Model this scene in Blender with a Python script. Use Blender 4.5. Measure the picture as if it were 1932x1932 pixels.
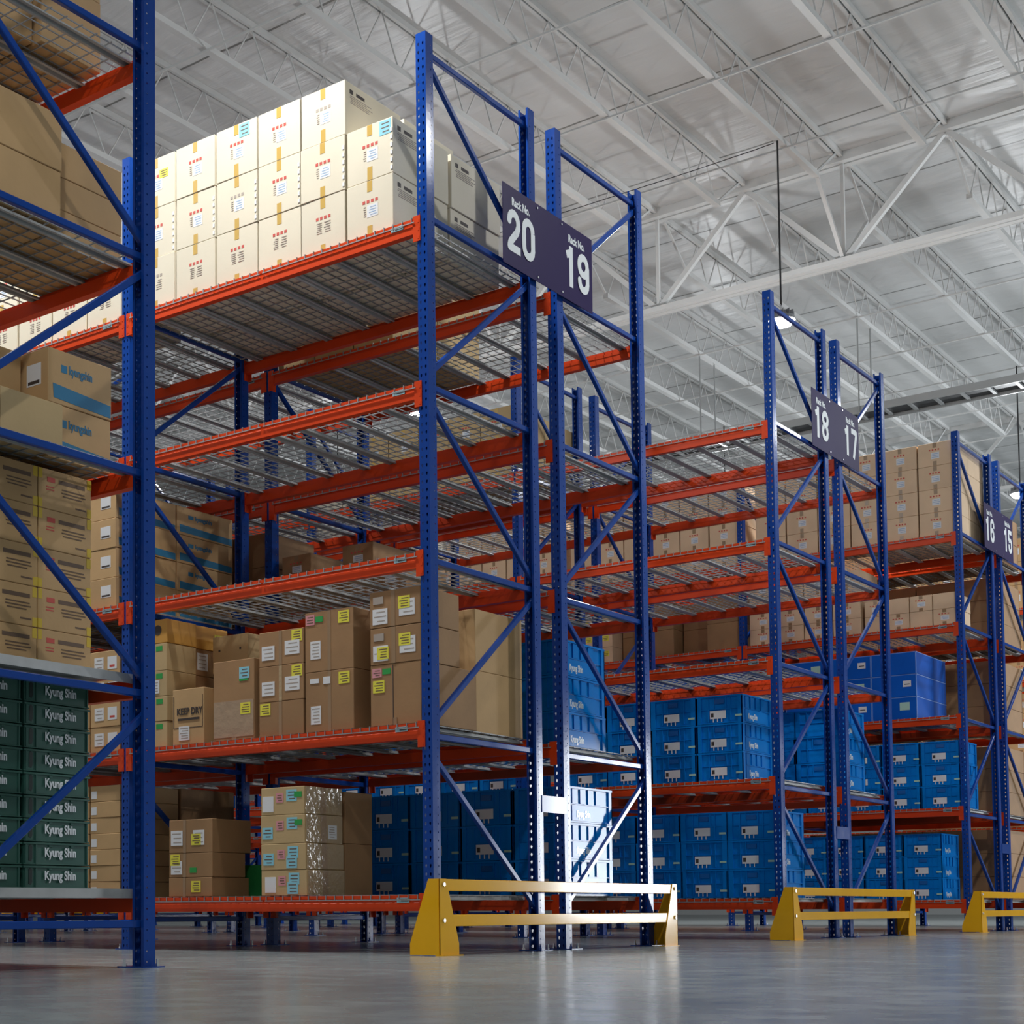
import bpy, bmesh, math, random
from mathutils import Vector, Matrix

for o in list(bpy.data.objects):
    bpy.data.objects.remove(o, do_unlink=True)
SC = bpy.context.scene
COL = SC.collection
random.seed(7)

# ------------------------------------------------------------------ camera
CAM_RT = Vector((0.64488079, -0.76427588, -0.00333893))
CAM_UP = Vector((-0.03989689, -0.03802631, 0.99847996))
CAM_FW = Vector((0.76324112, 0.64376733, 0.05501466))
cd = bpy.data.cameras.new('camera')
cam = bpy.data.objects.new('camera', cd)
COL.objects.link(cam)
m = Matrix((CAM_RT, CAM_UP, -CAM_FW)).transposed().to_4x4()
m.translation = Vector((-7.9059, -5.2011, 0.2677))
cam.matrix_world = m
cd.sensor_width = 36.0
cd.lens = 3007.15 / 1932 * 36.0
cd.shift_x = (966 - 458.66) / 1932
cd.shift_y = (1551.56 - 966) / 1932
cd.clip_start = 0.05
cd.clip_end = 300
SC.camera = cam

# ------------------------------------------------------------------ world, exposure, big lights
w = bpy.data.worlds.new('world')
SC.world = w
w.use_nodes = True
bg = w.node_tree.nodes['Background']
bg.inputs['Color'].default_value = (0.86, 0.93, 1.0, 1)
bg.inputs['Strength'].default_value = 0.35
SC.view_settings.view_transform = 'Standard'
SC.view_settings.look = 'None'
SC.view_settings.gamma = 1
SC.view_settings.exposure = 0.0
SC.view_settings.use_curve_mapping = False
try:
    SC.cycles.max_bounces = 6
    SC.cycles.diffuse_bounces = 3
    SC.cycles.glossy_bounces = 3
    SC.cycles.transmission_bounces = 2
    SC.cycles.transparent_max_bounces = 4
    SC.cycles.sample_clamp_indirect = 4.0
    SC.cycles.use_denoising = True
    SC.cycles.caustics_reflective = False
    SC.cycles.caustics_refractive = False
except Exception:
    pass


def spot(name, loc, target, power, size, blend, radius, color):
    l = bpy.data.lights.new(name, 'SPOT')
    l.energy = power
    l.spot_size = math.radians(size)
    l.spot_blend = blend
    l.shadow_soft_size = radius
    l.color = color
    o = bpy.data.objects.new(name, l)
    COL.objects.link(o)
    o.location = loc
    o.rotation_euler = (Vector(target) - Vector(loc)).to_track_quat('-Z', 'Y').to_euler()
    return o


# daylight through the open dock door in the front wall, far along the cross aisle
dl = bpy.data.lights.new('dock_daylight', 'AREA')
dl.shape = 'RECTANGLE'
dl.size = 5.6
dl.size_y = 3.9
dl.energy = 2800
dl.color = (0.90, 0.95, 1.0)
dlo = bpy.data.objects.new('dock_daylight', dl)
COL.objects.link(dlo)
dlo.location = (27.5, -12.95, 2.05)
dlo.rotation_euler = Vector((0, 1, 0)).to_track_quat('-Z', 'Y').to_euler()

# ------------------------------------------------------------------ materials
MATS = {}


def mat(name, color, rough=0.5, metal=0.0, var=0.0, vscale=6.0, bump=0.0, bscale=40.0, spec=0.5, emit=None, streak=None, rvar=0.0):
    if name in MATS:
        return MATS[name]
    mt = bpy.data.materials.new(name)
    mt.use_nodes = True
    nt = mt.node_tree
    b = nt.nodes['Principled BSDF']
    b.inputs['Base Color'].default_value = (*color, 1)
    b.inputs['Roughness'].default_value = rough
    b.inputs['Metallic'].default_value = metal
    b.inputs['Specular IOR Level'].default_value = spec
    if emit:
        b.inputs['Emission Color'].default_value = (*emit[0], 1)
        b.inputs['Emission Strength'].default_value = emit[1]
    tc = None
    if var or bump or rvar:
        tc = nt.nodes.new('ShaderNodeTexCoord')
        mp = nt.nodes.new('ShaderNodeMapping')
        nt.links.new(tc.outputs['Object'], mp.inputs['Vector'])
        if streak:
            mp.inputs['Scale'].default_value = streak
        oi = nt.nodes.new('ShaderNodeObjectInfo')
        ad = nt.nodes.new('ShaderNodeVectorMath')
        ad.operation = 'ADD'
        sc = nt.nodes.new('ShaderNodeVectorMath')
        sc.operation = 'SCALE'
        cb = nt.nodes.new('ShaderNodeCombineXYZ')
        nt.links.new(oi.outputs['Random'], cb.inputs[0])
        nt.links.new(oi.outputs['Random'], cb.inputs[1])
        nt.links.new(cb.outputs[0], sc.inputs[0])
        sc.inputs['Scale'].default_value = 31.0
        nt.links.new(mp.outputs[0], ad.inputs[0])
        nt.links.new(sc.outputs[0], ad.inputs[1])
    if var:
        n = nt.nodes.new('ShaderNodeTexNoise')
        n.inputs['Scale'].default_value = vscale
        n.inputs['Detail'].default_value = 3
        nt.links.new(ad.outputs[0], n.inputs['Vector'])
        r = nt.nodes.new('ShaderNodeMapRange')
        r.inputs['From Min'].default_value = 0.3
        r.inputs['From Max'].default_value = 0.7
        r.inputs['To Min'].default_value = 1 - var
        r.inputs['To Max'].default_value = 1 + var
        nt.links.new(n.outputs['Fac'], r.inputs['Value'])
        r2 = nt.nodes.new('ShaderNodeMapRange')
        r2.inputs['To Min'].default_value = 1 - var * 0.8
        r2.inputs['To Max'].default_value = 1 + var * 0.8
        nt.links.new(oi.outputs['Random'], r2.inputs['Value'])
        mu0 = nt.nodes.new('ShaderNodeMath')
        mu0.operation = 'MULTIPLY'
        nt.links.new(r.outputs[0], mu0.inputs[0])
        nt.links.new(r2.outputs[0], mu0.inputs[1])
        mu = nt.nodes.new('ShaderNodeVectorMath')
        mu.operation = 'SCALE'
        mu.inputs[0].default_value = color
        nt.links.new(mu0.outputs[0], mu.inputs['Scale'])
        nt.links.new(mu.outputs[0], b.inputs['Base Color'])
        if rvar:
            r3 = nt.nodes.new('ShaderNodeMapRange')
            r3.inputs['From Min'].default_value = 0.3
            r3.inputs['From Max'].default_value = 0.7
            r3.inputs['To Min'].default_value = rough - rvar
            r3.inputs['To Max'].default_value = rough + rvar
            nt.links.new(n.outputs['Fac'], r3.inputs['Value'])
            nt.links.new(r3.outputs[0], b.inputs['Roughness'])
    if bump:
        n = nt.nodes.new('ShaderNodeTexNoise')
        n.inputs['Scale'].default_value = bscale
        n.inputs['Detail'].default_value = 3
        nt.links.new(ad.outputs[0], n.inputs['Vector'])
        bp = nt.nodes.new('ShaderNodeBump')
        bp.inputs['Strength'].default_value = bump
        bp.inputs['Distance'].default_value = 0.02
        nt.links.new(n.outputs['Fac'], bp.inputs['Height'])
        nt.links.new(bp.outputs[0], b.inputs['Normal'])
    MATS[name] = mt
    return mt


BLUE = mat('blue_paint', (0.008, 0.055, 0.30), 0.16, spec=0.2, var=0.06, vscale=3, rvar=0.04)
ORANGE = mat('orange_paint', (0.70, 0.058, 0.008), 0.34, spec=0.25, var=0.06, vscale=3)
YELLOW = mat('yellow_paint', (0.92, 0.47, 0.012), 0.11, spec=0.2, var=0.04, vscale=4)
GALV = mat('galvanised_steel', (0.44, 0.45, 0.45), 0.55, metal=0.1, var=0.12, vscale=9)
WIRE = mat('zinc_wire', (0.36, 0.365, 0.37), 0.5, metal=0.2)
BOLT = mat('bright_bolt', (0.75, 0.76, 0.78), 0.25, metal=0.9)
CREAM = mat('cream_cardboard', (0.76, 0.69, 0.54), 0.72, var=0.03, vscale=3, bump=0.03)
KRAFT = mat('kraft_cardboard', (0.345, 0.195, 0.088), 0.75, var=0.09, vscale=4, bump=0.04)
TAN = mat('tan_cardboard', (0.56, 0.355, 0.165), 0.75, var=0.06, vscale=4, bump=0.04)
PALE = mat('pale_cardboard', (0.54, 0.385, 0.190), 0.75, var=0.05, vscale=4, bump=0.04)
LITK = mat('lit_tan_cardboard', (0.78, 0.56, 0.36), 0.75, var=0.05, vscale=4, bump=0.04)  # tan board brightened in colour to carry lamp light on rack sixteen's fronts
AMBER = mat('amber_cardboard', (0.62, 0.31, 0.055), 0.6, var=0.05, vscale=4)
TAPE = mat('tan_tape', (0.62, 0.40, 0.10), 0.3)
BTAPE = mat('brown_tape', (0.34, 0.22, 0.12), 0.25)
YTAPE = mat('yellow_tape', (0.72, 0.50, 0.05), 0.3)
CTAPE = mat('glossy_clear_tape', (0.46, 0.33, 0.18), 0.10, spec=0.7, bump=0.25, bscale=25)
FILM = mat('stretch_film', (0.40, 0.27, 0.16), 0.10, spec=0.8, bump=0.35, bscale=14)
WHITE = mat('white_paper', (0.78, 0.79, 0.80), 0.6)
STICKY = mat('yellow_note', (0.83, 0.76, 0.07), 0.6)
CYAN = mat('cyan_note', (0.27, 0.62, 0.74), 0.6)
GREENN = mat('green_note', (0.03, 0.35, 0.07), 0.6)
PINK = mat('pink_note', (0.70, 0.30, 0.33), 0.6)
MINT = mat('mint_card', (0.42, 0.66, 0.56), 0.6)
INK = mat('dark_print', (0.055, 0.04, 0.035), 0.7)
BROWNINK = mat('brown_print', (0.16, 0.10, 0.065), 0.7)
REDINK = mat('red_print', (0.60, 0.09, 0.07), 0.7)
BLUEINK = mat('blue_print', (0.025, 0.19, 0.36), 0.7)
FAINT = mat('faint_print', (0.42, 0.36, 0.31), 0.7)
FBLUE = mat('pale_blue_print', (0.35, 0.48, 0.66), 0.7)
CRATE = mat('blue_plastic', (0.004, 0.205, 0.66), 0.12, spec=0.05, var=0.06, vscale=2, rvar=0.03)
CRATE_SHADE = mat('blue_plastic_shade', (0.005, 0.12, 0.42), 0.35)  # crate blue darkened to paint the shade inside the hand hold
NAVY = mat('royal_blue_board', (0.004, 0.115, 0.58), 0.30, spec=0.12, var=0.08, vscale=3)
NAVYE = mat('pale_blue_edge', (0.14, 0.30, 0.75), 0.4)
GREEN = mat('green_plastic', (0.032, 0.115, 0.088), 0.4, spec=0.4, var=0.06, vscale=2)
LETTER = mat('white_lettering', (0.80, 0.84, 0.87), 0.5)
CLETTER = mat('crate_lettering', (0.74, 0.82, 0.88), 0.12, spec=0.3)
SIGN = mat('navy_sign_board', (0.020, 0.009, 0.075), 0.5, spec=0.10)
STEELW = mat('white_painted_steel', (0.60, 0.60, 0.59), 0.5, var=0.03, vscale=2)
DARK = mat('dark_rubber', (0.02, 0.02, 0.022), 0.5)
LAMPB = mat('lamp_housing', (0.30, 0.31, 0.33), 0.4, metal=0.6)
LAMPE = mat('lamp_lens', (0.9, 0.95, 1.0), 0.3, emit=((0.86, 0.94, 1.0), 60.0))
TRAY = mat('tray_steel', (0.34, 0.35, 0.35), 0.45, metal=0.4)
WALLM = mat('white_wall_panel', (0.72, 0.73, 0.72), 0.6, var=0.03, vscale=0.6)
LOCLBL = mat('location_label_card', (0.36, 0.56, 0.62), 0.5)
PALLET = mat('pallet_timber', (0.42, 0.30, 0.18), 0.75, var=0.1, vscale=5)
CART = mat('dark_machine', (0.05, 0.05, 0.055), 0.5)


def floor_material():
    mt = bpy.data.materials.new('polished_concrete')
    mt.use_nodes = True
    nt = mt.node_tree
    b = nt.nodes['Principled BSDF']
    tc = nt.nodes.new('ShaderNodeTexCoord')
    n1 = nt.nodes.new('ShaderNodeTexNoise')
    n1.inputs['Scale'].default_value = 0.9
    n1.inputs['Detail'].default_value = 6
    n1.inputs['Roughness'].default_value = 0.62
    n2 = nt.nodes.new('ShaderNodeTexNoise')
    n2.inputs['Scale'].default_value = 5.0
    n2.inputs['Detail'].default_value = 5
    nt.links.new(tc.outputs['Object'], n1.inputs['Vector'])
    nt.links.new(tc.outputs['Object'], n2.inputs['Vector'])
    cr = nt.nodes.new('ShaderNodeValToRGB')
    cr.color_ramp.elements[0].position = 0.3
    cr.color_ramp.elements[0].color = (0.215, 0.255, 0.265, 1)
    cr.color_ramp.elements[1].position = 0.72
    cr.color_ramp.elements[1].color = (0.37, 0.405, 0.405, 1)
    mx = nt.nodes.new('ShaderNodeMath')
    mx.operation = 'MULTIPLY_ADD'
    mx.inputs[1].default_value = 0.35
    nt.links.new(n2.outputs['Fac'], mx.inputs[0])
    ma = nt.nodes.new('ShaderNodeMath')
    ma.operation = 'MULTIPLY'
    ma.inputs[1].default_value = 0.65
    nt.links.new(n1.outputs['Fac'], ma.inputs[0])
    nt.links.new(ma.outputs[0], mx.inputs[2])
    nt.links.new(mx.outputs[0], cr.inputs['Fac'])
    nt.links.new(cr.outputs[0], b.inputs['Base Color'])
    rr = nt.nodes.new('ShaderNodeMapRange')
    rr.inputs['To Min'].default_value = 0.12
    rr.inputs['To Max'].default_value = 0.30
    nt.links.new(n2.outputs['Fac'], rr.inputs['Value'])
    nt.links.new(rr.outputs[0], b.inputs['Roughness'])
    b.inputs['Specular IOR Level'].default_value = 0.5
    n3 = nt.nodes.new('ShaderNodeTexNoise')
    n3.inputs['Scale'].default_value = 1.6
    n3.inputs['Detail'].default_value = 2
    nt.links.new(tc.outputs['Object'], n3.inputs['Vector'])
    bp = nt.nodes.new('ShaderNodeBump')
    bp.inputs['Strength'].default_value = 0.05
    bp.inputs['Distance'].default_value = 0.02
    nt.links.new(n3.outputs['Fac'], bp.inputs['Height'])
    nt.links.new(bp.outputs[0], b.inputs['Normal'])
    return mt


def ceiling_material():
    mt = bpy.data.materials.new('insulation_blanket')
    mt.use_nodes = True
    nt = mt.node_tree
    b = nt.nodes['Principled BSDF']
    tc = nt.nodes.new('ShaderNodeTexCoord')
    sp = nt.nodes.new('ShaderNodeSeparateXYZ')
    nz = nt.nodes.new('ShaderNodeTexNoise')
    nz.inputs['Scale'].default_value = 0.8
    nt.links.new(tc.outputs['Object'], nz.inputs['Vector'])
    nt.links.new(tc.outputs['Object'], sp.inputs[0])
    # seams of the blanket every 2.15 m in x, slightly wavy
    wv = nt.nodes.new('ShaderNodeMath'); wv.operation = 'MULTIPLY_ADD'
    wv.inputs[1].default_value = 0.12
    nt.links.new(nz.outputs['Fac'], wv.inputs[0])
    nt.links.new(sp.outputs[0], wv.inputs[2])
    sh = nt.nodes.new('ShaderNodeMath'); sh.operation = 'ADD'; sh.inputs[1].default_value = -6.16 + 215
    nt.links.new(wv.outputs[0], sh.inputs[0])
    md = nt.nodes.new('ShaderNodeMath'); md.operation = 'MODULO'; md.inputs[1].default_value = 2.15
    nt.links.new(sh.outputs[0], md.inputs[0])
    lt = nt.nodes.new('ShaderNodeMath'); lt.operation = 'LESS_THAN'; lt.inputs[1].default_value = 0.035
    nt.links.new(md.outputs[0], lt.inputs[0])
    n1 = nt.nodes.new('ShaderNodeTexNoise')
    n1.inputs['Scale'].default_value = 0.35
    n1.inputs['Detail'].default_value = 4
    nt.links.new(tc.outputs['Object'], n1.inputs['Vector'])
    cr = nt.nodes.new('ShaderNodeValToRGB')
    cr.color_ramp.elements[0].position = 0.3
    cr.color_ramp.elements[0].color = (0.53, 0.535, 0.53, 1)
    cr.color_ramp.elements[1].position = 0.7
    cr.color_ramp.elements[1].color = (0.63, 0.63, 0.625, 1)
    nt.links.new(n1.outputs['Fac'], cr.inputs[0])
    mx = nt.nodes.new('ShaderNodeMix'); mx.data_type = 'RGBA'
    nt.links.new(lt.outputs[0], mx.inputs['Factor'])
    nt.links.new(cr.outputs[0], mx.inputs['A'])
    mx.inputs['B'].default_value = (0.20, 0.20, 0.19, 1)
    nt.links.new(mx.outputs['Result'], b.inputs['Base Color'])
    b.inputs['Roughness'].default_value = 0.36
    b.inputs['Specular IOR Level'].default_value = 0.45
    mp = nt.nodes.new('ShaderNodeMapping')
    mp.inputs['Scale'].default_value = (3.2, 0.55, 1)
    nt.links.new(tc.outputs['Object'], mp.inputs['Vector'])
    n3 = nt.nodes.new('ShaderNodeTexNoise')
    n3.inputs['Scale'].default_value = 1.3
    n3.inputs['Detail'].default_value = 5
    n3.inputs['Distortion'].default_value = 0.6
    nt.links.new(mp.outputs[0], n3.inputs['Vector'])
    bp = nt.nodes.new('ShaderNodeBump')
    bp.inputs['Strength'].default_value = 0.22
    bp.inputs['Distance'].default_value = 0.12
    nt.links.new(n3.outputs['Fac'], bp.inputs['Height'])
    nt.links.new(bp.outputs[0], b.inputs['Normal'])
    return mt


# ------------------------------------------------------------------ mesh helpers
class MB:
    def __init__(s):
        s.v, s.f, s.m, s.mats = [], [], [], []

    def mi(s, mt):
        if mt not in s.mats:
            s.mats.append(mt)
        return s.mats.index(mt)

    def face(s, pts, mt):
        n = len(s.v)
        s.v += [tuple(p) for p in pts]
        s.f.append(tuple(range(n, n + len(pts))))
        s.m.append(s.mi(mt))

    def box(s, x0, x1, y0, y1, z0, z1, mt):
        n = len(s.v)
        s.v += [(x0, y0, z0), (x1, y0, z0), (x1, y1, z0), (x0, y1, z0), (x0, y0, z1), (x1, y0, z1), (x1, y1, z1), (x0, y1, z1)]
        k = s.mi(mt)
        for q in ((0, 3, 2, 1), (4, 5, 6, 7), (0, 1, 5, 4), (1, 2, 6, 5), (2, 3, 7, 6), (3, 0, 4, 7)):
            s.f.append(tuple(n + i for i in q))
            s.m.append(k)
        return s

    def bar(s, a, b, ww, hh, mt, up=(0, 0, 1)):
        a, b = Vector(a), Vector(b)
        d = (b - a).normalized()
        u = Vector(up)
        sd = d.cross(u)
        if sd.length < 1e-4:
            sd = d.cross(Vector((0, 1, 0)))
        sd.normalize()
        u = sd.cross(d).normalized()
        n = len(s.v)
        for p in (a, b):
            for i, j in ((-1, -1), (1, -1), (1, 1), (-1, 1)):
                s.v.append(tuple(p + sd * i * ww / 2 + u * j * hh / 2))
        k = s.mi(mt)
        for q in ((0, 3, 2, 1), (4, 5, 6, 7), (0, 1, 5, 4), (1, 2, 6, 5), (2, 3, 7, 6), (3, 0, 4, 7)):
            s.f.append(tuple(n + i for i in q))
            s.m.append(k)
        return s

    def cyl(s, a, b, r, mt, seg=8, r2=None):
        a, b = Vector(a), Vector(b)
        d = (b - a).normalized()
        t = Vector((1, 0, 0)) if abs(d.x) < 0.9 else Vector((0, 1, 0))
        u = d.cross(t).normalized()
        v = d.cross(u)
        n = len(s.v)
        r2 = r if r2 is None else r2
        for p, rr in ((a, r), (b, r2)):
            for i in range(seg):
                t = 2 * math.pi * i / seg
                s.v.append(tuple(p + (u * math.cos(t) + v * math.sin(t)) * rr))
        k = s.mi(mt)
        for i in range(seg):
            j = (i + 1) % seg
            s.f.append((n + i, n + j, n + seg + j, n + seg + i))
            s.m.append(k)
        s.f.append(tuple(n + i for i in reversed(range(seg))))
        s.f.append(tuple(n + seg + i for i in range(seg)))
        s.m += [k, k]
        return s

    def prism(s, pts, axis, a, b, mt):
        """polygon pts (2D) extruded along axis ('x','y','z') from a to b"""
        def P(p, t):
            return {'x': (t, p[0], p[1]), 'y': (p[0], t, p[1]), 'z': (p[0], p[1], t)}[axis]
        n = len(s.v)
        k = s.mi(mt)
        N = len(pts)
        s.v += [P(p, a) for p in pts] + [P(p, b) for p in pts]
        for i in range(N):
            j = (i + 1) % N
            s.f.append((n + i, n + j, n + N + j, n + N + i))
            s.m.append(k)
        s.f.append(tuple(n + i for i in reversed(range(N))))
        s.f.append(tuple(n + N + i for i in range(N)))
        s.m += [k, k]
        return s

    def mesh(s, name, bevel=0.0, fix=True, solid=0.0):
        me = bpy.data.meshes.new(name)
        me.from_pydata(s.v, [], s.f)
        for mt in s.mats:
            me.materials.append(mt)
        me.polygons.foreach_set('material_index', s.m)
        if bevel or fix:
            bm = bmesh.new()
            bm.from_mesh(me)
            if bevel:
                bmesh.ops.remove_doubles(bm, verts=bm.verts, dist=1e-5)
                bmesh.ops.bevel(bm, geom=list(bm.edges), offset=bevel, segments=1, affect='EDGES', clamp_overlap=True)
            bmesh.ops.recalc_face_normals(bm, faces=bm.faces)
            bm.to_mesh(me)
            bm.free()
        me.update()
        return me


def link(name, me, parent=None, loc=(0, 0, 0), rz=0.0):
    o = bpy.data.objects.new(name, me)
    COL.objects.link(o)
    o.location = loc
    if rz:
        o.rotation_euler = (0, 0, rz)
    if parent:
        o.parent = parent
    return o


def tag(o, label, cat, group=None, kind=None):
    if label:
        o['label'] = label
    if cat:
        o['category'] = cat
    if group:
        o['group'] = group
    if kind:
        o['kind'] = kind
    return o


def copy_tree(o, parent=None):
    c = o.copy()
    COL.objects.link(c)
    c.parent = parent
    for ch in o.children:
        copy_tree(ch, c)
    return c


def struct(name, me, loc=(0, 0, 0)):
    o = link(name, me, None, loc)
    o['kind'] = 'structure'
    return o


TXT = {}
CACHE = {}


def cached(key, fn):
    if key not in CACHE:
        CACHE[key] = fn()
    return CACHE[key]




def text_mesh(s, mt, size, xs=1.0, bold=0.0, normal='-y', center=False):
    """flat lettering; normal '-y': reads along +x in the x-z plane; '-x': reads along -y in the y-z plane"""
    key = (s, mt.name, size, xs, bold, normal, center)
    if key in TXT:
        return TXT[key]
    c = bpy.data.curves.new('lettering', 'FONT')
    c.body = s
    c.size = size
    c.offset = bold
    c.resolution_u = 5
    if center:
        c.align_x = 'CENTER'
    c.extrude = 0.0008
    o = bpy.data.objects.new('t', c)
    COL.objects.link(o)
    dg = bpy.context.evaluated_depsgraph_get()
    me = bpy.data.meshes.new_from_object(o.evaluated_get(dg))
    bpy.data.objects.remove(o, do_unlink=True)
    if normal == '-y':
        M = Matrix(((xs, 0, 0, 0), (0, 0, 1, 0), (0, 1, 0, 0), (0, 0, 0, 1)))
    else:
        M = Matrix(((0, 0, 1, 0), (-xs, 0, 0, 0), (0, 1, 0, 0), (0, 0, 0, 1)))
    me.transform(M)
    me.materials.clear()
    me.materials.append(mt)
    me.name = 'lettering'
    TXT[key] = me
    return me


# ------------------------------------------------------------------ building shell
D, G, PITCH, L = 1.30, 0.282, 5.332, 2.498
Z = [0.359, 1.385, 2.412, 3.44, 4.458]
H = 5.597
PW, PX = 0.07, 0.079
CH = 10.522           # underside of the roof blanket
JT, JB = 10.5, 9.9   # top and bottom chord of the joists
FLOORM = floor_material()
CEILM = ceiling_material()
X0, X1, Y0, Y1 = -14.0, 58.0, -13.0, 52.0

b = MB().box(X0, X1, Y0, Y1, -0.2, 0.0, FLOORM)
struct('floor', b.mesh('floor'))
b = MB().box(X0, X1, Y0, Y1, CH, CH + 0.15, CEILM)
struct('ceiling', b.mesh('ceiling'))
b = MB().box(X0, X1, Y1, Y1 + 0.2, 0, CH, WALLM)
struct('wall_back', b.mesh('wall_back'))
b = MB().box(X1, X1 + 0.2, Y0, Y1, 0, CH, WALLM)
struct('wall_right', b.mesh('wall_right'))
DX0, DX1, DZ = 24.6, 30.4, 4.1     # open dock door
b = MB().box(X0, DX0, Y0 - 0.2, Y0, 0, CH, WALLM).box(DX1, X1, Y0 - 0.2, Y0, 0, CH, WALLM).box(DX0, DX1, Y0 - 0.2, Y0, DZ, CH, WALLM)
struct('wall_front', b.mesh('wall_front'))
b = MB().box(DX0 - 0.12, DX0, Y0 - 0.22, Y0 + 0.03, 0, DZ + 0.12, YELLOW).box(DX1, DX1 + 0.12, Y0 - 0.22, Y0 + 0.03, 0, DZ + 0.12, YELLOW).box(DX0, DX1, Y0 - 0.22, Y0 + 0.03, DZ, DZ + 0.12, YELLOW)
struct('door_1', b.mesh('door_1'))

# joists run along x, girders along y
JY = [0.859 + 1.353 * k for k in range(-6, 38)]
GX = [-0.4, 13.6, 27.6, 41.6]


def joist_meshes(n):
    tc = MB()
    ln = n
    tc.box(0, ln, -0.055, -0.012, JT - 0.05, JT + 0.02, STEELW)
    tc.box(0, ln, 0.012, 0.055, JT - 0.05, JT + 0.02, STEELW)
    bc = MB().box(0.85, ln - 0.85, -0.041, 0.041, JB - 0.035, JB + 0.035, STEELW)
    wb = MB()
    x = 0.15
    p = (x, JT - 0.02)
    wb.bar((0.1, 0, JT - 0.03), (0.9, 0, JB), 0.03, 0.03, STEELW)
    wb.bar((ln - 0.1, 0, JT - 0.03), (ln - 0.9, 0, JB), 0.03, 0.03, STEELW)
    x = 0.9
    while x + 0.7 <= ln - 0.85:
        wb.bar((x, 0, JB), (x + 0.35, 0, JT - 0.02), 0.014, 0.014, STEELW)
        wb.bar((x + 0.35, 0, JT - 0.02), (x + 0.7, 0, JB), 0.014, 0.014, STEELW)
        x += 0.7
    return tc.mesh('top_chord', fix=False), bc.mesh('bottom_chord', fix=False), wb.mesh('joist_web', fix=False)


jm = joist_meshes(13.73)
for gx in [-14.4] + GX:
    for y in JY:
        if gx < -1 and y > 12:
            continue
        if gx > 40 and y < 2:
            continue
        e = bpy.data.objects.new('bar_joist', None)
        COL.objects.link(e)
        e.location = (gx + 0.135, y, 0)
        tag(e, 'white painted open web steel joist under the roof blanket', 'joist', 'roof joists')
        link('top_chord', jm[0], e)
        link('bottom_chord', jm[1], e)
        link('joist_web', jm[2], e)

# joist girders
gt = MB().box(-0.12, -0.02, Y0 + 0.3, Y1 - 0.3, JT - 0.10, JT + 0.02, STEELW).box(0.02, 0.12, Y0 + 0.3, Y1 - 0.3, JT - 0.10, JT + 0.02, STEELW)
gt = gt.mesh('top_chord', fix=False)
gb = MB().box(-0.11, -0.015, Y0 + 1, Y1 - 1, 9.0, 9.07, STEELW).box(0.015, 0.11, Y0 + 1, Y1 - 1, 9.0, 9.07, STEELW).mesh('bottom_chord', fix=False)
gw = MB()
for k in range(-6, 36, 2):
    yj = 0.859 + 1.353 * k
    gw.bar((0, yj, JT - 0.06), (0, yj + 1.353, 9.05), 0.07, 0.07, STEELW)
    gw.bar((0, yj + 1.353, 9.05), (0, yj + 2.706, JT - 0.06), 0.07, 0.07, STEELW)
    gw.bar((0, yj + 1.353, 9.05), (0, yj + 1.353, JT - 0.06), 0.045, 0.045, STEELW)
    if k % 4 == 0:
        gw.bar((0.0, yj + 1.353, 9.05), (-0.95, yj + 1.353, JB), 0.05, 0.05, STEELW)
        gw.bar((0.0, yj + 1.353, 9.05), (0.95, yj + 1.353, JB), 0.05, 0.05, STEELW)
gw = gw.mesh('truss_web', fix=False)
for gx, nm in zip(GX, ('nearest the aisle racks', 'crossing above racks sixteen and fifteen', 'second beyond rack fifteen', 'third beyond rack fifteen')):
    e = bpy.data.objects.new('joist_girder', None)
    COL.objects.link(e)
    e.location = (gx, 0, 0)
    tag(e, 'deep white steel truss girder, ' + nm, 'girder', 'roof girders')
    link('top_chord', gt, e)
    link('bottom_chord', gb, e)
    link('truss_web', gw, e)

# bridging rods tie the joists together
br = MB().bar((0, -5, 9.853), (0, 49.5, 9.853), 0.022, 0.022, STEELW).mesh('bridging_rod', fix=False)
for k in range(-3, 20):
    if min(abs(7.22 + 2.15 * k - g) for g in GX) < 0.3:
        continue
    o = link('bridging_rod', br, None, (7.22 + 2.15 * k, 0, 0))
    tag(o, 'thin white bridging rods tied across the roof joists', 'rod', 'roof bridging rods')


def line_cable(pts, r, mt, name):
    mb = MB()
    for a, c in zip(pts[:-1], pts[1:]):
        mb.cyl(a, c, r, mt, 6)
    return mb.mesh(name, fix=False)


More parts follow.
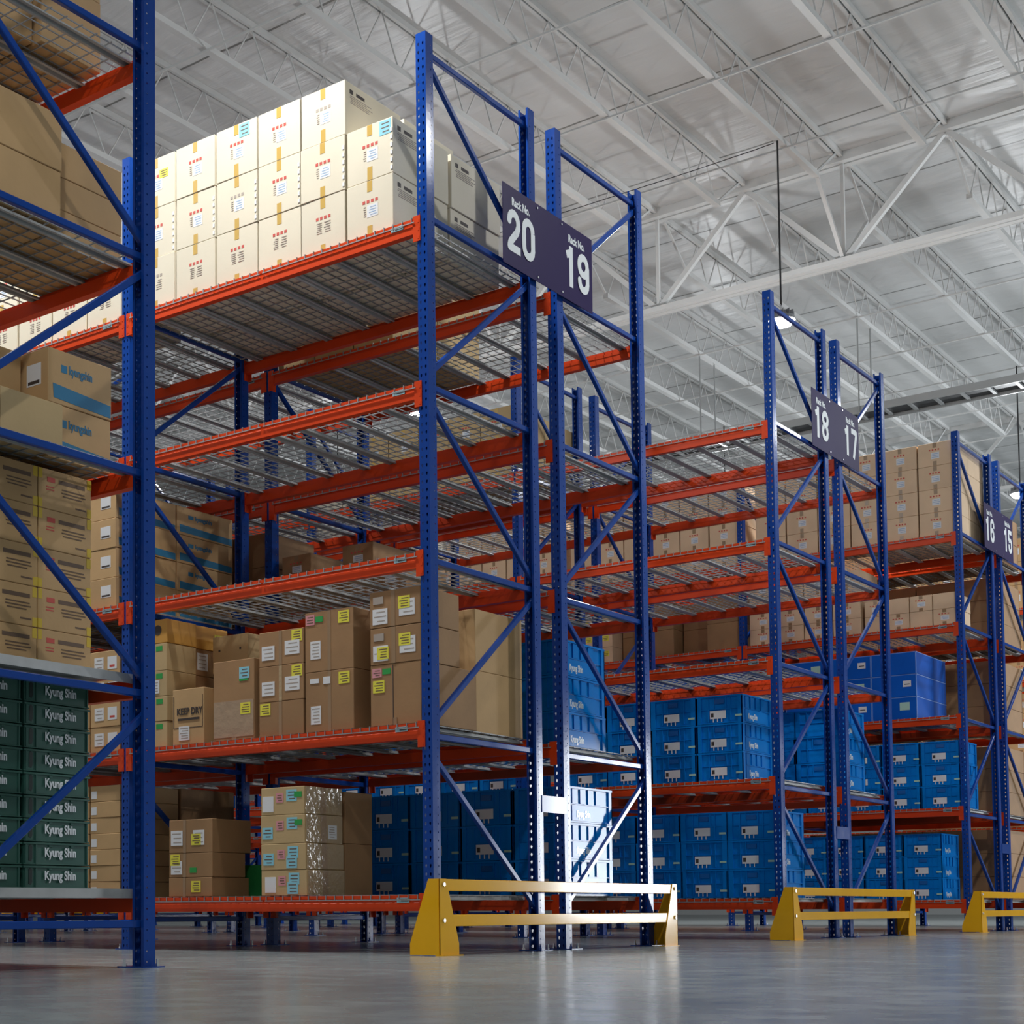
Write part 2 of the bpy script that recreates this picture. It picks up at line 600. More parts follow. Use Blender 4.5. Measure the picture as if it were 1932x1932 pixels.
# ------------------------------------------------------------------ high bay lamps
def lamp(x, y, label, power=200, cable=True, top=None, cut=None):
    e = bpy.data.objects.new('high_bay_lamp', None)
    COL.objects.link(e)
    e.location = (x, y, 7.56)
    tag(e, label, 'lamp', 'high bay lamps')
    if not hasattr(lamp, 'm'):
        hs = MB().cyl((0, 0, 0.0), (0, 0, 0.05), 0.17, LAMPB, 20, 0.16).cyl((0, 0, 0.05), (0, 0, 0.12), 0.12, LAMPB, 20, 0.09)
        for i in range(12):
            t = i * math.pi / 6
            hs.bar((0.09 * math.cos(t), 0.09 * math.sin(t), 0.085), (0.155 * math.cos(t), 0.155 * math.sin(t), 0.085), 0.008, 0.07, LAMPB)
        hk = MB().cyl((0, 0, 0.12), (0, 0, 0.2), 0.012, BOLT, 8).bar((-0.03, 0, 0.2), (0.03, 0, 0.2), 0.012, 0.012, BOLT)
        lens = MB().cyl((0, 0, -0.05), (0, 0, 0.0), 0.12, LAMPE, 20, 0.155)
        lamp.m = (hs.mesh('housing'), hk.mesh('hook'), lens.mesh('lens'), line_cable([(0, 0, 0.2), (0, 0, 2.303)], 0.012, DARK, 'cable'))
    link('housing', lamp.m[0], e)
    link('hook', lamp.m[1], e)
    link('lens', lamp.m[2], e)
    link('cable', lamp.m[3], e)
    l = bpy.data.lights.new('lamp_light', 'POINT')
    l.energy = power * 0.9
    l.shadow_soft_size = 0.12
    l.color = (0.93, 0.97, 1.0)
    lo = bpy.data.objects.new('lamp_light', l)
    COL.objects.link(lo)
    lo.parent = e
    lo.location = (0, 0, -0.20)
    l2 = bpy.data.lights.new('lamp_beam', 'SPOT')
    l2.energy = power * 2.4
    l2.spot_size = math.radians(150)
    l2.spot_blend = 0.6
    l2.shadow_soft_size = 0.12
    l2.color = (1.0, 0.985, 0.95)
    lo = bpy.data.objects.new('lamp_beam', l2)
    COL.objects.link(lo)
    lo.parent = e
    lo.location = (0, 0, -0.10)


LAMPS = [
    (11.3, 2.21, 'bright round high bay lamp hanging in front of the truss, beside rack eighteen'),
    (11.3, 7.624, 'bright high bay lamp seen through the mesh shelf of rack twenty'),
    (22.2, 2.21, 'bright high bay lamp at the right, above rack fifteen'),
    (22.2, 7.624, 'high bay lamp far off behind the cartons of rack sixteen'),
    (-1.2, 0.859, 'high bay lamp over the end of the aisle before rack twenty'),
    (-1.2, 4.918, 'high bay lamp deep in the aisle before rack twenty'),
    (4.1, -3.2, 'high bay lamp over the cross aisle before rack nineteen'),
    (15.2, -3.2, 'high bay lamp over the cross aisle before rack fifteen'),
    (16.6, 13.037, 'high bay lamp far down the aisle behind rack fifteen'),
    (5.9, 13.037, 'high bay lamp far down the aisle behind rack eighteen'),
    (-6.6, -3.2, 'high bay lamp over the cross aisle behind the unsigned rack'),
]
for x, y, lb in LAMPS:
    lamp(x, y, lb, {(-1.2, 0.859): 185, (4.1, -3.2): 200, (-6.6, -3.2): 130}.get((x, y), 210))

# power lead running along the joist to the lamp beside rack eighteen
o = link('power_cable', line_cable([(11.25, 9.0, 9.80), (11.27, 6.0, 9.80), (11.25, 3.3, 9.80), (11.3, 2.5, 9.84), (11.3, 2.26, 9.85)], 0.006, DARK, 'power_cable'))
tag(o, 'thin black power lead draped below the joists to a lamp', 'cable')

# cable ladder
e = bpy.data.objects.new('cable_ladder', None)
COL.objects.link(e)
e.location = (18.08, 0, 8.3)
tag(e, 'grey cable ladder hung on rods above racks sixteen and fifteen', 'cable tray')
sr = MB().box(-0.015, 0.015, -6, 34, 0, 0.12, TRAY).mesh('side_rail', fix=False)
link('side_rail', sr, e)
link('side_rail', sr, e, (0.55, 0, 0))
rg = MB().box(0.02, 0.53, 0, 0.05, 0.02, 0.05, TRAY).mesh('rung', fix=False)
for k in range(95):
    link('rung', rg, e, (0, -6 + 0.4 * k, 0))
rg = MB()
rg.box(0.03, 0.52, -6, 34, 0.052, 0.085, DARK)
link('power_cable', rg.mesh('power_cable', fix=False), e)
hr = MB().cyl((0, 0, 0.0), (0, 0, 1.564), 0.012, TRAY, 6).mesh('hanger_rod', fix=False)
for k in range(-4, 24, 2):
    y = 0.859 + 1.353 * k
    link('hanger_rod', hr, e, (-0.03, y, 0))
    link('hanger_rod', hr, e, (0.58, y, 0))


# ------------------------------------------------------------------ rack parts
def post_mesh():
    mb = MB()
    pitch = 0.05
    n = int(H / pitch)
    T = 0.0024

    def plate(org, du, dv, wdt, holes, z0, z1, hw, hh):
        """strip in plane spanned by du (horizontal) and z with one hole per cell and column"""
        cols = len(holes)
        cw = wdt / cols
        nrm = du.cross(Vector((0, 0, 1)))
        for r in range(n):
            za, zb = r * pitch, (r + 1) * pitch
            for c in range(cols):
                ua, ub = c * cw, (c + 1) * cw
                cu, cz = holes[c], (za + zb) / 2
                ring_o = [(ua, za), ((ua + ub) / 2, za), (ub, za), (ub, (za + zb) / 2), (ub, zb), ((ua + ub) / 2, zb), (ua, zb), (ua, (za + zb) / 2)]
                ring_i = [(cu - hw * .35, cz - hh * .75), (cu, cz - hh), (cu + hw * .35, cz - hh * .75), (cu + hw, cz + hh * .1), (cu + hw * .8, cz + hh * .8), (cu, cz + hh), (cu - hw * .8, cz + hh * .8), (cu - hw, cz + hh * .1)]
                for k in range(8):
                    j = (k + 1) % 8
                    q = [ring_o[k], ring_o[j], ring_i[j], ring_i[k]]
                    mb.face([org + du * u + Vector((0, 0, z)) for u, z in q], BLUE)
        zt = n * pitch
        if H - zt > 1e-3:
            mb.face([org + Vector((0, 0, zt)), org + du * wdt + Vector((0, 0, zt)), org + du * wdt + Vector((0, 0, H)), org + Vector((0, 0, H))], BLUE)

    Y, X = Vector((0, 1, 0)), Vector((1, 0, 0))
    # web (aisle side) with two columns of keyhole slots
    plate(Vector((0, 0, 0)), Y, None, PW, [0.019, PW - 0.019], 0, H, 0.0062, 0.0115)
    # flanges with one column of small holes each
    plate(Vector((0, 0, 0)), X, None, PX, [PX * 0.7], 0, H, 0.0042, 0.0055)
    plate(Vector((0, PW, 0)), X, None, PX, [PX * 0.7], 0, H, 0.0042, 0.0055)
    for y0, y1 in ((0, 0.014), (PW - 0.014, PW)):
        mb.face([(PX, y0, 0), (PX, y1, 0), (PX, y1, H), (PX, y0, H)], BLUE)
    me = mb.mesh('post', fix=False)
    bm = bmesh.new()
    bm.from_mesh(me)
    bmesh.ops.remove_doubles(bm, verts=bm.verts, dist=1e-4)
    bmesh.ops.recalc_face_normals(bm, faces=bm.faces)
    bm.to_mesh(me)
    bm.free()
    o = bpy.data.objects.new('tmp', me)
    COL.objects.link(o)
    md = o.modifiers.new('s', 'SOLIDIFY')
    md.thickness = T
    md.offset = 0
    dg = bpy.context.evaluated_depsgraph_get()
    me2 = bpy.data.meshes.new_from_object(o.evaluated_get(dg))
    me2.name = 'post'
    bpy.data.objects.remove(o, do_unlink=True)
    return me2


POST = post_mesh()
BASE = MB().box(-0.015, PX + 0.055, -0.05, PW + 0.05, 0.0, 0.006, BLUE)
for bx_, by_ in ((PX + 0.03, -0.025), (0.012, PW + 0.028)):
    BASE.cyl((bx_, by_, 0.006), (bx_, by_, 0.018), 0.011, BOLT, 6).cyl((bx_, by_, 0.018), (bx_, by_, 0.04), 0.006, BOLT, 6)
BASE = BASE.mesh('base_plate', fix=False)


def beam_mesh(front=True):
    """along +y from 0 to L-PW, outer face at x=-0.004; end connectors wrap onto the posts"""
    n = L - PW
    mb = MB()
    prof = [(-0.004, -0.100), (-0.004, -0.052), (0.000, -0.048), (0.000, -0.030), (-0.004, -0.026), (-0.004, -0.006), (0.020, -0.006), (0.020, -0.030), (0.044, -0.034), (0.044, -0.100)]
    mb.prism(prof, 'y', 0.001, n - 0.001, ORANGE)
    for y0, y1 in ((-0.024, 0.028), (n - 0.028, n + 0.024)):
        mb.box(-0.0085, -0.0035, y0, y1, -0.152, 0.006, ORANGE)
    for y0, y1 in ((0.0, 0.005), (n - 0.005, n)):
        mb.box(-0.0035, 0.05, y0, y1, -0.152, 0.006, ORANGE)
    for yy in (-0.012, n + 0.012):
        for zz in (-0.03, -0.08, -0.13):
            mb.box(-0.0105, -0.0085, yy - 0.005, yy + 0.005, zz - 0.009, zz + 0.009, ORANGE)
    return mb.mesh('beam', fix=False)


BEAM = beam_mesh()
LOC = MB().box(-0.0056, -0.0042, 0.10, 0.19, -0.050, -0.020, LOCLBL).box(-0.0062, -0.0056, 0.108, 0.182, -0.031, -0.025, INK).box(-0.0062, -0.0056, 0.108, 0.16, -0.042, -0.036, INK).mesh('location_label', fix=False)

PL = 1.205


def deck_mesh():
    mb = MB()
    t = 0.0023
    y = 0.03
    ys = []
    while y < PL - 0.01:
        ys.append(y)
        y += 0.0683
    for y in ys:
        mb.box(-0.009, D + 0.009, y - t, y + t, -0.0065, -0.0005, WIRE)
        mb.box(-0.012, -0.0055, y - t, y + t, -0.034, -0.0005, WIRE)
        mb.box(D + 0.0055, D + 0.012, y - t, y + t, -0.034, -0.0005, WIRE)
    x = 0.012
    while x < D:
        mb.box(x - t, x + t, 0.008, PL - 0.008, -0.0125, -0.0065, WIRE)
        x += 0.098
    mb.box(-0.0175, -0.012, 0.008, PL - 0.008, -0.036, -0.030, WIRE)
    mb.box(D + 0.012, D + 0.0175, 0.008, PL - 0.008, -0.036, -0.030, WIRE)
    return mb


def channel_mesh():
    prof = [(-0.030, -0.030), (-0.018, -0.030), (-0.014, -0.0125), (0.014, -0.0125), (0.018, -0.030), (0.030, -0.030), (0.030, -0.033), (0.016, -0.033), (0.0115, -0.0155), (-0.0115, -0.0155), (-0.016, -0.033), (-0.030, -0.033)]
    prof = [(a, c * 1.0) for a, c in prof]
    mb = MB()
    mb.prism(prof, 'x', 0.021, D - 0.021, GALV)
    return mb.mesh('support_channel', fix=False)


DECKMB = deck_mesh()
DECK = DECKMB.mesh('wire_deck', fix=False)
CHAN = channel_mesh()
CHY = [0.07, 0.40, 0.73, 1.06]
mbk = MB()
for y in CHY:
    prof = [(y - 0.030, -0.030), (y - 0.018, -0.030), (y - 0.014, -0.0125), (y + 0.014, -0.0125), (y + 0.018, -0.030), (y + 0.030, -0.030), (y + 0.030, -0.033), (y + 0.016, -0.033), (y - 0.016, -0.033), (y - 0.030, -0.033)]
    mbk.prism(prof, 'x', 0.021, D - 0.021, GALV)
CHANS = mbk

DECKF = MB()
for src in (DECKMB, CHANS):
    off = len(DECKF.v)
    DECKF.v += src.v
    DECKF.f += [tuple(off + i for i in f) for f in src.f]
    DECKF.m += [DECKF.mi(src.mats[k]) for k in src.m]
DECKF = DECKF.mesh('wire_deck', fix=False)

# solid steel panel deck with a thick turned-down edge (unsigned rack)
pm = MB()
for k in range(4):
    y0 = 0.01 + k * 0.298
    pm.prism([(y0, -0.045), (y0 + 0.006, -0.045), (y0 + 0.006, -0.004), (y0 + 0.284, -0.004), (y0 + 0.284, -0.045), (y0 + 0.29, -0.045), (y0 + 0.29, 0.0), (y0, 0.0)], 'x', 0.022, D - 0.022, GALV)
PANEL = pm.mesh('steel_panel', fix=False)

ZH = [0.205, 1.30, 2.36, 3.42, 4.465, 5.49]


def brace_mesh(a, b):
    mb = MB()
    va, vb = Vector((a[0], 0.036, a[1])), Vector((b[0], 0.036, b[1]))
    mb.bar(va, vb, 0.028, 0.036, BLUE)
    return mb.mesh('brace', bevel=0.004)


HB = brace_mesh((0.012, 0), (D - 0.012, 0))
DUP = brace_mesh((0.03, 0.06), (D - 0.03, 1.0))     # rises towards +x
DDN = brace_mesh((0.03, 1.0), (D - 0.03, 0.06))


def make_rack(x0, nb, mirror, label, panels=(), fine=False, gname='pallet racks'):
    e = bpy.data.objects.new('pallet_rack', None)
    COL.objects.link(e)
    e.location = (x0, 0, 0)
    tag(e, label, 'pallet rack', gname)
    for k in range(nb + 1):
        y = k * L
        p = link('post', POST, e, (0, y, 0))
        link('base_plate', BASE, p)
        p = link('post', POST, e, (D, y + PW, 0), math.pi)
        link('base_plate', BASE, p)
        for z in ZH:
            link('brace', HB, e, (0, y, z))
        for i in range(5):
            dn = (i % 2 == 0) != mirror       # lowest panel falls towards +x on even racks
            link('brace', DDN if dn else DUP, e, (0, y, ZH[i] + 0.0))
    for k in range(nb):
        y = k * L + PW
        for i, z in enumerate(Z):
            bb = link('beam', BEAM, e, (0, y, z))
            link('location_label', LOC, bb)
            link('beam', BEAM, e, (D, y + L - PW, z), math.pi)
            for q in (0, 1):
                yy = y + 0.007 + q * (PL + 0.006)
                if i in panels:
                    dk = link('steel_panel', PANEL, e, (0, yy, z + 0.012))
                    continue
                sep = fine and k < 2
                dk = link('wire_deck', DECK if sep else DECKF, e, (0, yy, z))
                if sep:
                    for c in CHY:
                        link('support_channel', CHAN, dk, (0, c, 0))
    return e


RX = {20: 0.0, 19: D + G, 18: PITCH, 17: PITCH + D + G, 16: 2 * PITCH, 15: 2 * PITCH + D + G, 14: 3 * PITCH, 13: 3 * PITCH + D + G, 21: -2.39 - D, 22: -2.39 - 2 * D - G}
make_rack(RX[20], 3, False, 'blue and orange pallet rack numbered twenty with cream cartons on its top shelf', fine=True)
make_rack(RX[19], 4, True, 'blue and orange pallet rack numbered nineteen, back to back with rack twenty', fine=True)
make_rack(RX[18], 5, False, 'pallet rack numbered eighteen with empty upper shelves above blue crates')
make_rack(RX[17], 5, True, 'pallet rack numbered seventeen, back to back with rack eighteen')
make_rack(RX[16], 6, False, 'pallet rack numbered sixteen holding cartons, royal blue boxes and crates')
make_rack(RX[15], 6, True, 'pallet rack numbered fifteen, back to back with rack sixteen')
make_rack(RX[14], 6, False, 'pallet rack beyond rack fifteen, filled with brown cartons')
make_rack(RX[21], 1, True, 'nearest pallet rack, holding green crates on its bottom shelf', panels=(0, 1), fine=True)

# row spacers between back to back racks
sp = MB().box(-0.001, G + 0.001, -0.006, -0.0015, 0.90, 1.01, BLUE)
sp = sp.mesh('row_spacer', fix=False)
for r, nm in ((20, 'racks twenty and nineteen'), (18, 'racks eighteen and seventeen'), (16, 'racks sixteen and fifteen')):
    for z in (0.0,):
        o = link('row_spacer', sp, None, (RX[r] + D - 0.02, 0, z))
        o.scale.x = (G + 0.04) / G
        tag(o, 'short blue steel plate joining the posts of ' + nm, 'spacer plate', 'row spacers')


# ------------------------------------------------------------------ heavy condensed numerals
def numeral_mesh(txt, cw, ch, t, gap):
    """block numerals of stroke t in cells cw x ch, centred on x = 0"""
    def arc(cx, cy, rx, ry, a0, a1, n=7):
        return [(cx + rx * math.cos(math.radians(a0 + (a1 - a0) * k / n)), cy + ry * math.sin(math.radians(a0 + (a1 - a0) * k / n))) for k in range(n + 1)]
    w_, h_ = cw - t, ch - t
    rx, ry = w_ / 2, w_ * 0.52

    def loop(y0, y1):
        return arc(rx, y1 - ry, rx, ry, 0, 180) + arc(rx, y0 + ry, rx, ry, 180, 360) + [(w_, y1 - ry)]
    mid = h_ * 0.53
    G_ = {
        '0': [loop(0, h_)],
        '1': [[(w_ * .62, -t / 2), (w_ * .62, h_ + t / 2)], [(w_ * .05, h_ * .80), (w_ * .62, h_ * .92)]],
        '2': [[(0, h_ * .70)] + arc(rx, h_ - ry, rx, ry, 180, 0) + [(w_, h_ * .66), (w_ * .85, h_ * .5), (w_ * .08, h_ * .12), (0, 0), (w_ + t / 2, 0)]],
        '5': [[(w_ + t * .3, h_), (0.004, h_), (0, mid)], [(0, mid * .98)] + arc(rx, mid - ry * .55, rx, ry * .8, 110, 0) + arc(rx, ry, rx, ry, 0, -180) + [(0, ry + .003)]],
        '6': [loop(0, h_ * .53), [(0, ry)] + [(0, h_ - ry)] + arc(rx, h_ - ry, rx, ry, 180, 0) + [(w_, h_ - ry - .003)]],
        '7': [[(-t * .3, h_), (w_, h_), (w_, h_ * .86), (w_ * .36, -t / 2)]],
        '8': [loop(0, mid), loop(mid, h_)],
        '9': [loop(h_ * .47, h_), [(w_, h_ - ry), (w_, ry)] + arc(rx, ry, rx, ry, 0, -180) + [(0, ry + .003)]],
    }
    mb = MB()
    tot = len(txt) * cw + (len(txt) - 1) * gap
    lay = [0]
    for k, chh in enumerate(txt):
        ox = -tot / 2 + k * (cw + gap) + t / 2
        for path in G_[chh]:
            for a, c in zip(path[:-1], path[1:]):
                dx, dz = c[0] - a[0], c[1] - a[1]
                ln = math.hypot(dx, dz)
                if ln < 1e-5:
                    continue
                nx, nz = -dz / ln * t / 2, dx / ln * t / 2
                lay[0] += 1
                yl = -0.00006 * lay[0]
                mb.face([(ox + a[0] + nx, yl, t / 2 + a[1] + nz), (ox + a[0] - nx, yl, t / 2 + a[1] - nz), (ox + c[0] - nx, yl, t / 2 + c[1] - nz), (ox + c[0] + nx, yl, t / 2 + c[1] + nz)], LETTER)
            for a in path[1:-1]:
                lay[0] += 1
                mb.face([(ox + a[0] + t / 2 * math.cos(q_ * math.pi / 8), -0.00006 * lay[0], t / 2 + a[1] + t / 2 * math.sin(q_ * math.pi / 8)) for q_ in range(16)], LETTER)
    return mb.mesh('numeral', fix=False)


# ------------------------------------------------------------------ aisle signs
def sign(r, a, c):
    x = RX[r] + 0.835
    e = bpy.data.objects.new('rack_sign', None)
    COL.objects.link(e)
    e.location = (x, -0.03, 4.42)
    tag(e, 'dark navy sign board reading Rack No. %s and Rack No. %s' % (a, c), 'sign', 'rack number signs')
    link('board', MB().box(0, 1.2, 0, 0.004, 0, 0.53, SIGN).mesh('board', bevel=0.0008), e)
    for s, tx in ((a, 0.225), (c, 0.975)):
        o = link('numeral', numeral_mesh(s, 0.165, 0.284, 0.052, 0.020), e, (tx, -0.0012, 0.100))
        o['label'] = 'white numeral ' + s
        link('lettering', text_mesh('Rack No.', LETTER, 0.074, 0.82, 0.0026, '-y', True), e, (tx, -0.001, 0.410))
    bl = cached('signbolt', lambda: MB().cyl((0, -0.005, 0), (0, 0.0, 0), 0.008, BOLT, 8).mesh('bolt'))
    for bx_ in (0.44, 0.77):
        for bz in (0.03, 0.50):
            link('bolt', bl, e, (bx_, 0, bz))


sign(20, '20', '19')
sign(18, '18', '17')
sign(16, '16', '15')


# ------------------------------------------------------------------ yellow end guards
def guard(x, y, label, rz=0):
    e = bpy.data.objects.new('end_guard', None)
    COL.objects.link(e)
    e.location = (x, y, 0)
    e.rotation_euler = (0, 0, rz)
    tag(e, label, 'barrier', 'yellow end guards')
    Lg = 3.12
    if not hasattr(guard, 'm'):
        t = 0.006
        tp, bt, hh, kz = 0.075, 0.205, 0.445, 0.07

        def sheet(s):
            mb = MB()
            pts = [(0, 0.006), (bt, 0.006), (bt, kz), (tp, hh), (0, hh)]
            mb.prism([(s * p[0], p[1]) for p in pts], 'y', 0, t, YELLOW)
            mb.prism([(p[0], p[1]) for p in pts], 'x', -t if s < 0 else 0, 0 if s < 0 else t, YELLOW)
            mb.box(min(0, s * (bt + 0.03)), max(0, s * (bt + 0.03)), -0.01, 0.03, 0, 0.006, YELLOW)
            return mb.mesh('end_plate', fix=True)
        rail = MB().box(0.008, Lg - 0.008, 0.006, 0.056, 0, 0.068, YELLOW).mesh('rail', bevel=0.003)
        bolt = MB()
        bolt.cyl((0.042, -0.010, 0), (0.042, 0.0, 0), 0.013, BOLT, 6)
        guard.m = (sheet(1), sheet(-1), rail, bolt.mesh('bolt'))
    link('end_plate', guard.m[0], e)
    link('end_plate', guard.m[1], e, (Lg, 0, 0))
    link('rail', guard.m[2], e, (0, 0, 0.375))
    link('rail', guard.m[2], e, (0, 0, 0.170))
    for xx in (0, Lg - 0.084):
        for zz in (0.205, 0.412):
            link('bolt', guard.m[3], e, (xx, 0, zz))


guard(-0.197, -0.167, 'yellow steel end guard on the floor before racks twenty and nineteen')
guard(5.12, -0.167, 'yellow steel end guard on the floor before racks eighteen and seventeen')
guard(10.46, -0.167, 'yellow steel end guard on the floor before racks sixteen and fifteen')
for r, n, lb in ((20, 4, 'racks twenty and nineteen'), (18, 5, 'racks eighteen and seventeen'), (16, 6, 'racks sixteen and fifteen')):
    guard(RX[r] + 2.98, n * L + 0.36, 'yellow steel end guard at the far end of ' + lb, math.pi)

# ------------------------------------------------------------------ goods
ORD = 'first second third fourth fifth sixth seventh eighth ninth tenth eleventh twelfth thirteenth fourteenth fifteenth sixteenth seventeenth eighteenth nineteenth twentieth twenty-first twenty-second twenty-third twenty-fourth twenty-fifth twenty-sixth'.split()
SHELF = ['bottom', 'second', 'third', 'fourth', 'top']



def rackname(r):
    return {21: 'unsigned rack', 14: 'rack past fifteen', 20: 'rack twenty', 19: 'rack nineteen', 18: 'rack eighteen', 17: 'rack seventeen', 16: 'rack sixteen', 15: 'rack fifteen'}[r]


def rowname(i, n):
    if n == 1:
        return 'alone'
    if i == 0:
        return 'lowest'
    if i == n - 1:
        return 'topmost'
    return ORD[i] + ' up'


def lbl(desc, i, n, col, shelf, r, back=False):
    s = SHELF[shelf] + ' shelf'
    if n == 1:
        t = '%s, %s place, %s of %s' % (desc, ORD[col], s, rackname(r))
    else:
        t = '%s, %s in %s stack, %s of %s' % (desc, rowname(i, n), ORD[col], s, rackname(r))
    if back:
        t = t.replace(' stack', ' rear stack').replace(' place', ' rear place')
    return t


def q(v):
    return round(v, 3)


def box_mesh(d, wd, h, mt):
    return cached(('box', q(d), q(wd), q(h), mt.name), lambda: MB().box(0, d, 0, wd, 0, h, mt).mesh('carton_body', bevel=0.003))


def strips(mb, face, u0, u1, v0, v1, mt, off=0.0012):
    """thin patch on face '-x' (u along y) or '-y' (u along x) or top"""
    if face == '-x':
        mb.box(-off, 0.0004, u0, u1, v0, v1, mt)
    else:
        mb.box(u0, u1, -off, 0.0004, v0, v1, mt)


def scribble(mb, face, u0, u1, v0, v1, mt, n, off=0.0018, seed=0):
    rn = random.Random(seed)
    dv = (v1 - v0) / n
    for k in range(n):
        a = u0 + (u1 - u0) * rn.uniform(0, 0.12)
        bb = u1 - (u1 - u0) * rn.uniform(0, 0.3)
        tk = min(0.36 * dv, 0.0065) / 2
        vc = v0 + dv * (k + 0.5)
        strips(mb, face, a, bb, vc - tk, vc + tk, mt, off)


def part(name, key, fn, parent, label=None):
    o = link(name, cached(key, lambda: fn().mesh(name, fix=False)), parent)
    if label:
        o['label'] = label
    return o


def cream_parts(o, d, wd, h, v, near=True):
    def tape():
        mb = MB()
        c = wd * 0.5
        strips(mb, '-x', c - 0.019, c + 0.019, h * 0.80, h - 0.003, TAPE)
        strips(mb, '-x', c - 0.019, c + 0.019, 0.003, h * (0.14 + 0.05 * (v % 3)), TAPE)
        mb.box(0.003, d - 0.003, c - 0.019, c + 0.019, h, h + 0.001, TAPE)
        return mb

    def lab():
        mb = MB()
        c = wd * 0.48
        for k in range(4):
            u = c + 0.052 - k * 0.032
            strips(mb, '-x', u - 0.010, u + 0.010, h * 0.60, h * 0.655, REDINK if v % 5 else FAINT)
        if v % 3:
            strips(mb, '-x', c - 0.055, c + 0.028, h * 0.34, h * 0.56, WHITE)
            scribble(mb, '-x', c - 0.045, c + 0.018, h * 0.36, h * 0.54, FBLUE, 4, seed=v)
            scribble(mb, '-x', c + 0.036, c + 0.058, h * 0.36, h * 0.56, FAINT, 5, seed=v + 4)
        else:
            scribble(mb, '-x', c - 0.055, c + 0.0, h * 0.34, h * 0.56, FAINT, 5, seed=v)
            scribble(mb, '-x', c + 0.015, c + 0.058, h * 0.34, h * 0.56, FAINT, 6, seed=v + 4)
        return mb

    def side():
        mb = MB()
        strips(mb, '-y', 0.05, 0.085, h * 0.80, h * 0.88, INK)
        strips(mb, '-y', 0.12, 0.21, h * 0.81, h * 0.87, INK)
        scribble(mb, '-y', 0.05, 0.30, h * 0.62, h * 0.78, FAINT, 5, seed=3)
        return mb
    part('packing_tape', ('ct', q(d), q(wd), q(h), v % 3), tape, o)
    part('label', ('cl', q(wd), q(h), v % 5, v % 3, v), lab, o)
    if near:
        part('print', ('cs', q(h)), side, o)


def plain_parts(o, d, wd, h, v, big=False):
    def fn():
        mb = MB()
        c = wd * 0.5
        strips(mb, '-x', c - 0.02, c + 0.02, h * 0.78, h - 0.003, BTAPE)
        strips(mb, '-x', c - 0.02, c + 0.02, 0.003, h * 0.2, BTAPE)
        return mb

    def lab():
        mb = MB()
        c = wd * 0.5
        strips(mb, '-x', c - 0.05, c + 0.04, h * 0.30, h * 0.58, WHITE)
        scribble(mb, '-x', c - 0.045, c + 0.035, h * 0.33, h * 0.55, FBLUE, 3, seed=v)
        for k in range(4):
            strips(mb, '-x', c + 0.045 - k * 0.032, c + 0.062 - k * 0.032, h * 0.66, h * 0.72, REDINK)
        return mb
    part('packing_tape', ('pt', q(wd), q(h)), fn, o)
    part('label', ('pl', q(wd), q(h), v % 4), lab, o)


def brand_parts(o, d, wd, h):
    def stripe():
        mb = MB()
        mb.prism([(0.035, h * 0.10), (d * 0.985, h * 0.04), (d * 0.985, h * 0.27), (0.03, h * 0.36)], 'y', -0.0012, 0.0004, BLUEINK)
        strips(mb, '-y', d * 0.20, d * 0.29, h * 0.60, h * 0.74, BLUEINK)
        return mb
    part('blue_stripe', ('bs', q(d), q(h)), stripe, o)
    k = ('kst', q(d), q(h))
    me = text_mesh('kyungshin', BLUEINK, h * 0.22, 1.0 * d / 0.62, 0.0012)
    link('lettering', me, o, (d * 0.32, -0.001, h * 0.61))

    def lab():
        mb = MB()
        strips(mb, '-x', 0.05, 0.15, h * 0.35, h * 0.75, WHITE)
        strips(mb, '-x', 0.06, 0.14, h * 0.38, h * 0.44, INK, 0.0018)
        return mb
    part('label', ('bl', q(h)), lab, o)


def taped_parts(o, d, wd, h, v):
    def tape():
        mb = MB()
        for u0, u1 in ((0.0, 0.025), (d - 0.03, d)):
            for f0, f1 in ((0.0, 0.25), (0.72, 1.0)):
                strips(mb, '-y', u0 + 0.001, u1 - 0.001, h * f0 + 0.003, h * f1 - 0.003, YTAPE)
        mb.box(-0.0012, 0.0, 0.0, 0.05, 0.003, h * 0.25, YTAPE)
        return mb

    def pr():
        mb = MB()
        strips(mb, '-y', 0.055, 0.105, h * 0.68, h * 0.80, REDINK)
        strips(mb, '-y', 0.05, 0.10, h * 0.54, h * 0.57, REDINK)
        strips(mb, '-y', 0.05, 0.10, h * 0.47, h * 0.50, REDINK)
        strips(mb, '-y', 0.13, 0.30, h * 0.69, h * 0.79, BROWNINK)
        scribble(mb, '-y', 0.14, 0.32, h * 0.36, h * 0.60, BROWNINK, 3, seed=v)
        strips(mb, '-y', 0.24, 0.31, h * 0.15, h * 0.19, BROWNINK)
        return mb
    part('yellow_tape', ('yt', q(d), q(h)), tape, o)
    part('print', ('yp', q(d), q(h)), pr, o)


def sticker_part(o, items, key):
    """items: (face, u0, u1, v0, v1, material, lines)"""
    groups = {}
    for k, it in enumerate(items):
        face, u0, u1, v0, v1, mt, n = it
        mb = MB()
        strips(mb, face, u0, u1, v0, v1, mt, 0.0016 + 0.0006 * k)
        if n:
            scribble(mb, face, u0 + 0.008, u1 - 0.008, v0 + 0.006, v1 - 0.006, FAINT if mt is WHITE else BROWNINK, n + 1, 0.0022 + 0.0006 * k, seed=k)
        nm = {'white_paper': 'paper_label', 'yellow_note': 'yellow_note', 'cyan_note': 'blue_note', 'green_note': 'green_sticker', 'pink_note': 'pink_sticker', 'brown_tape': 'packing_tape', 'glossy_clear_tape': 'clear_tape', 'stretch_film': 'stretch_film', 'dark_print': 'print', 'mint_card': 'green_card'}.get(mt.name, 'label')
        link(nm, mb.mesh(nm, fix=False), o)


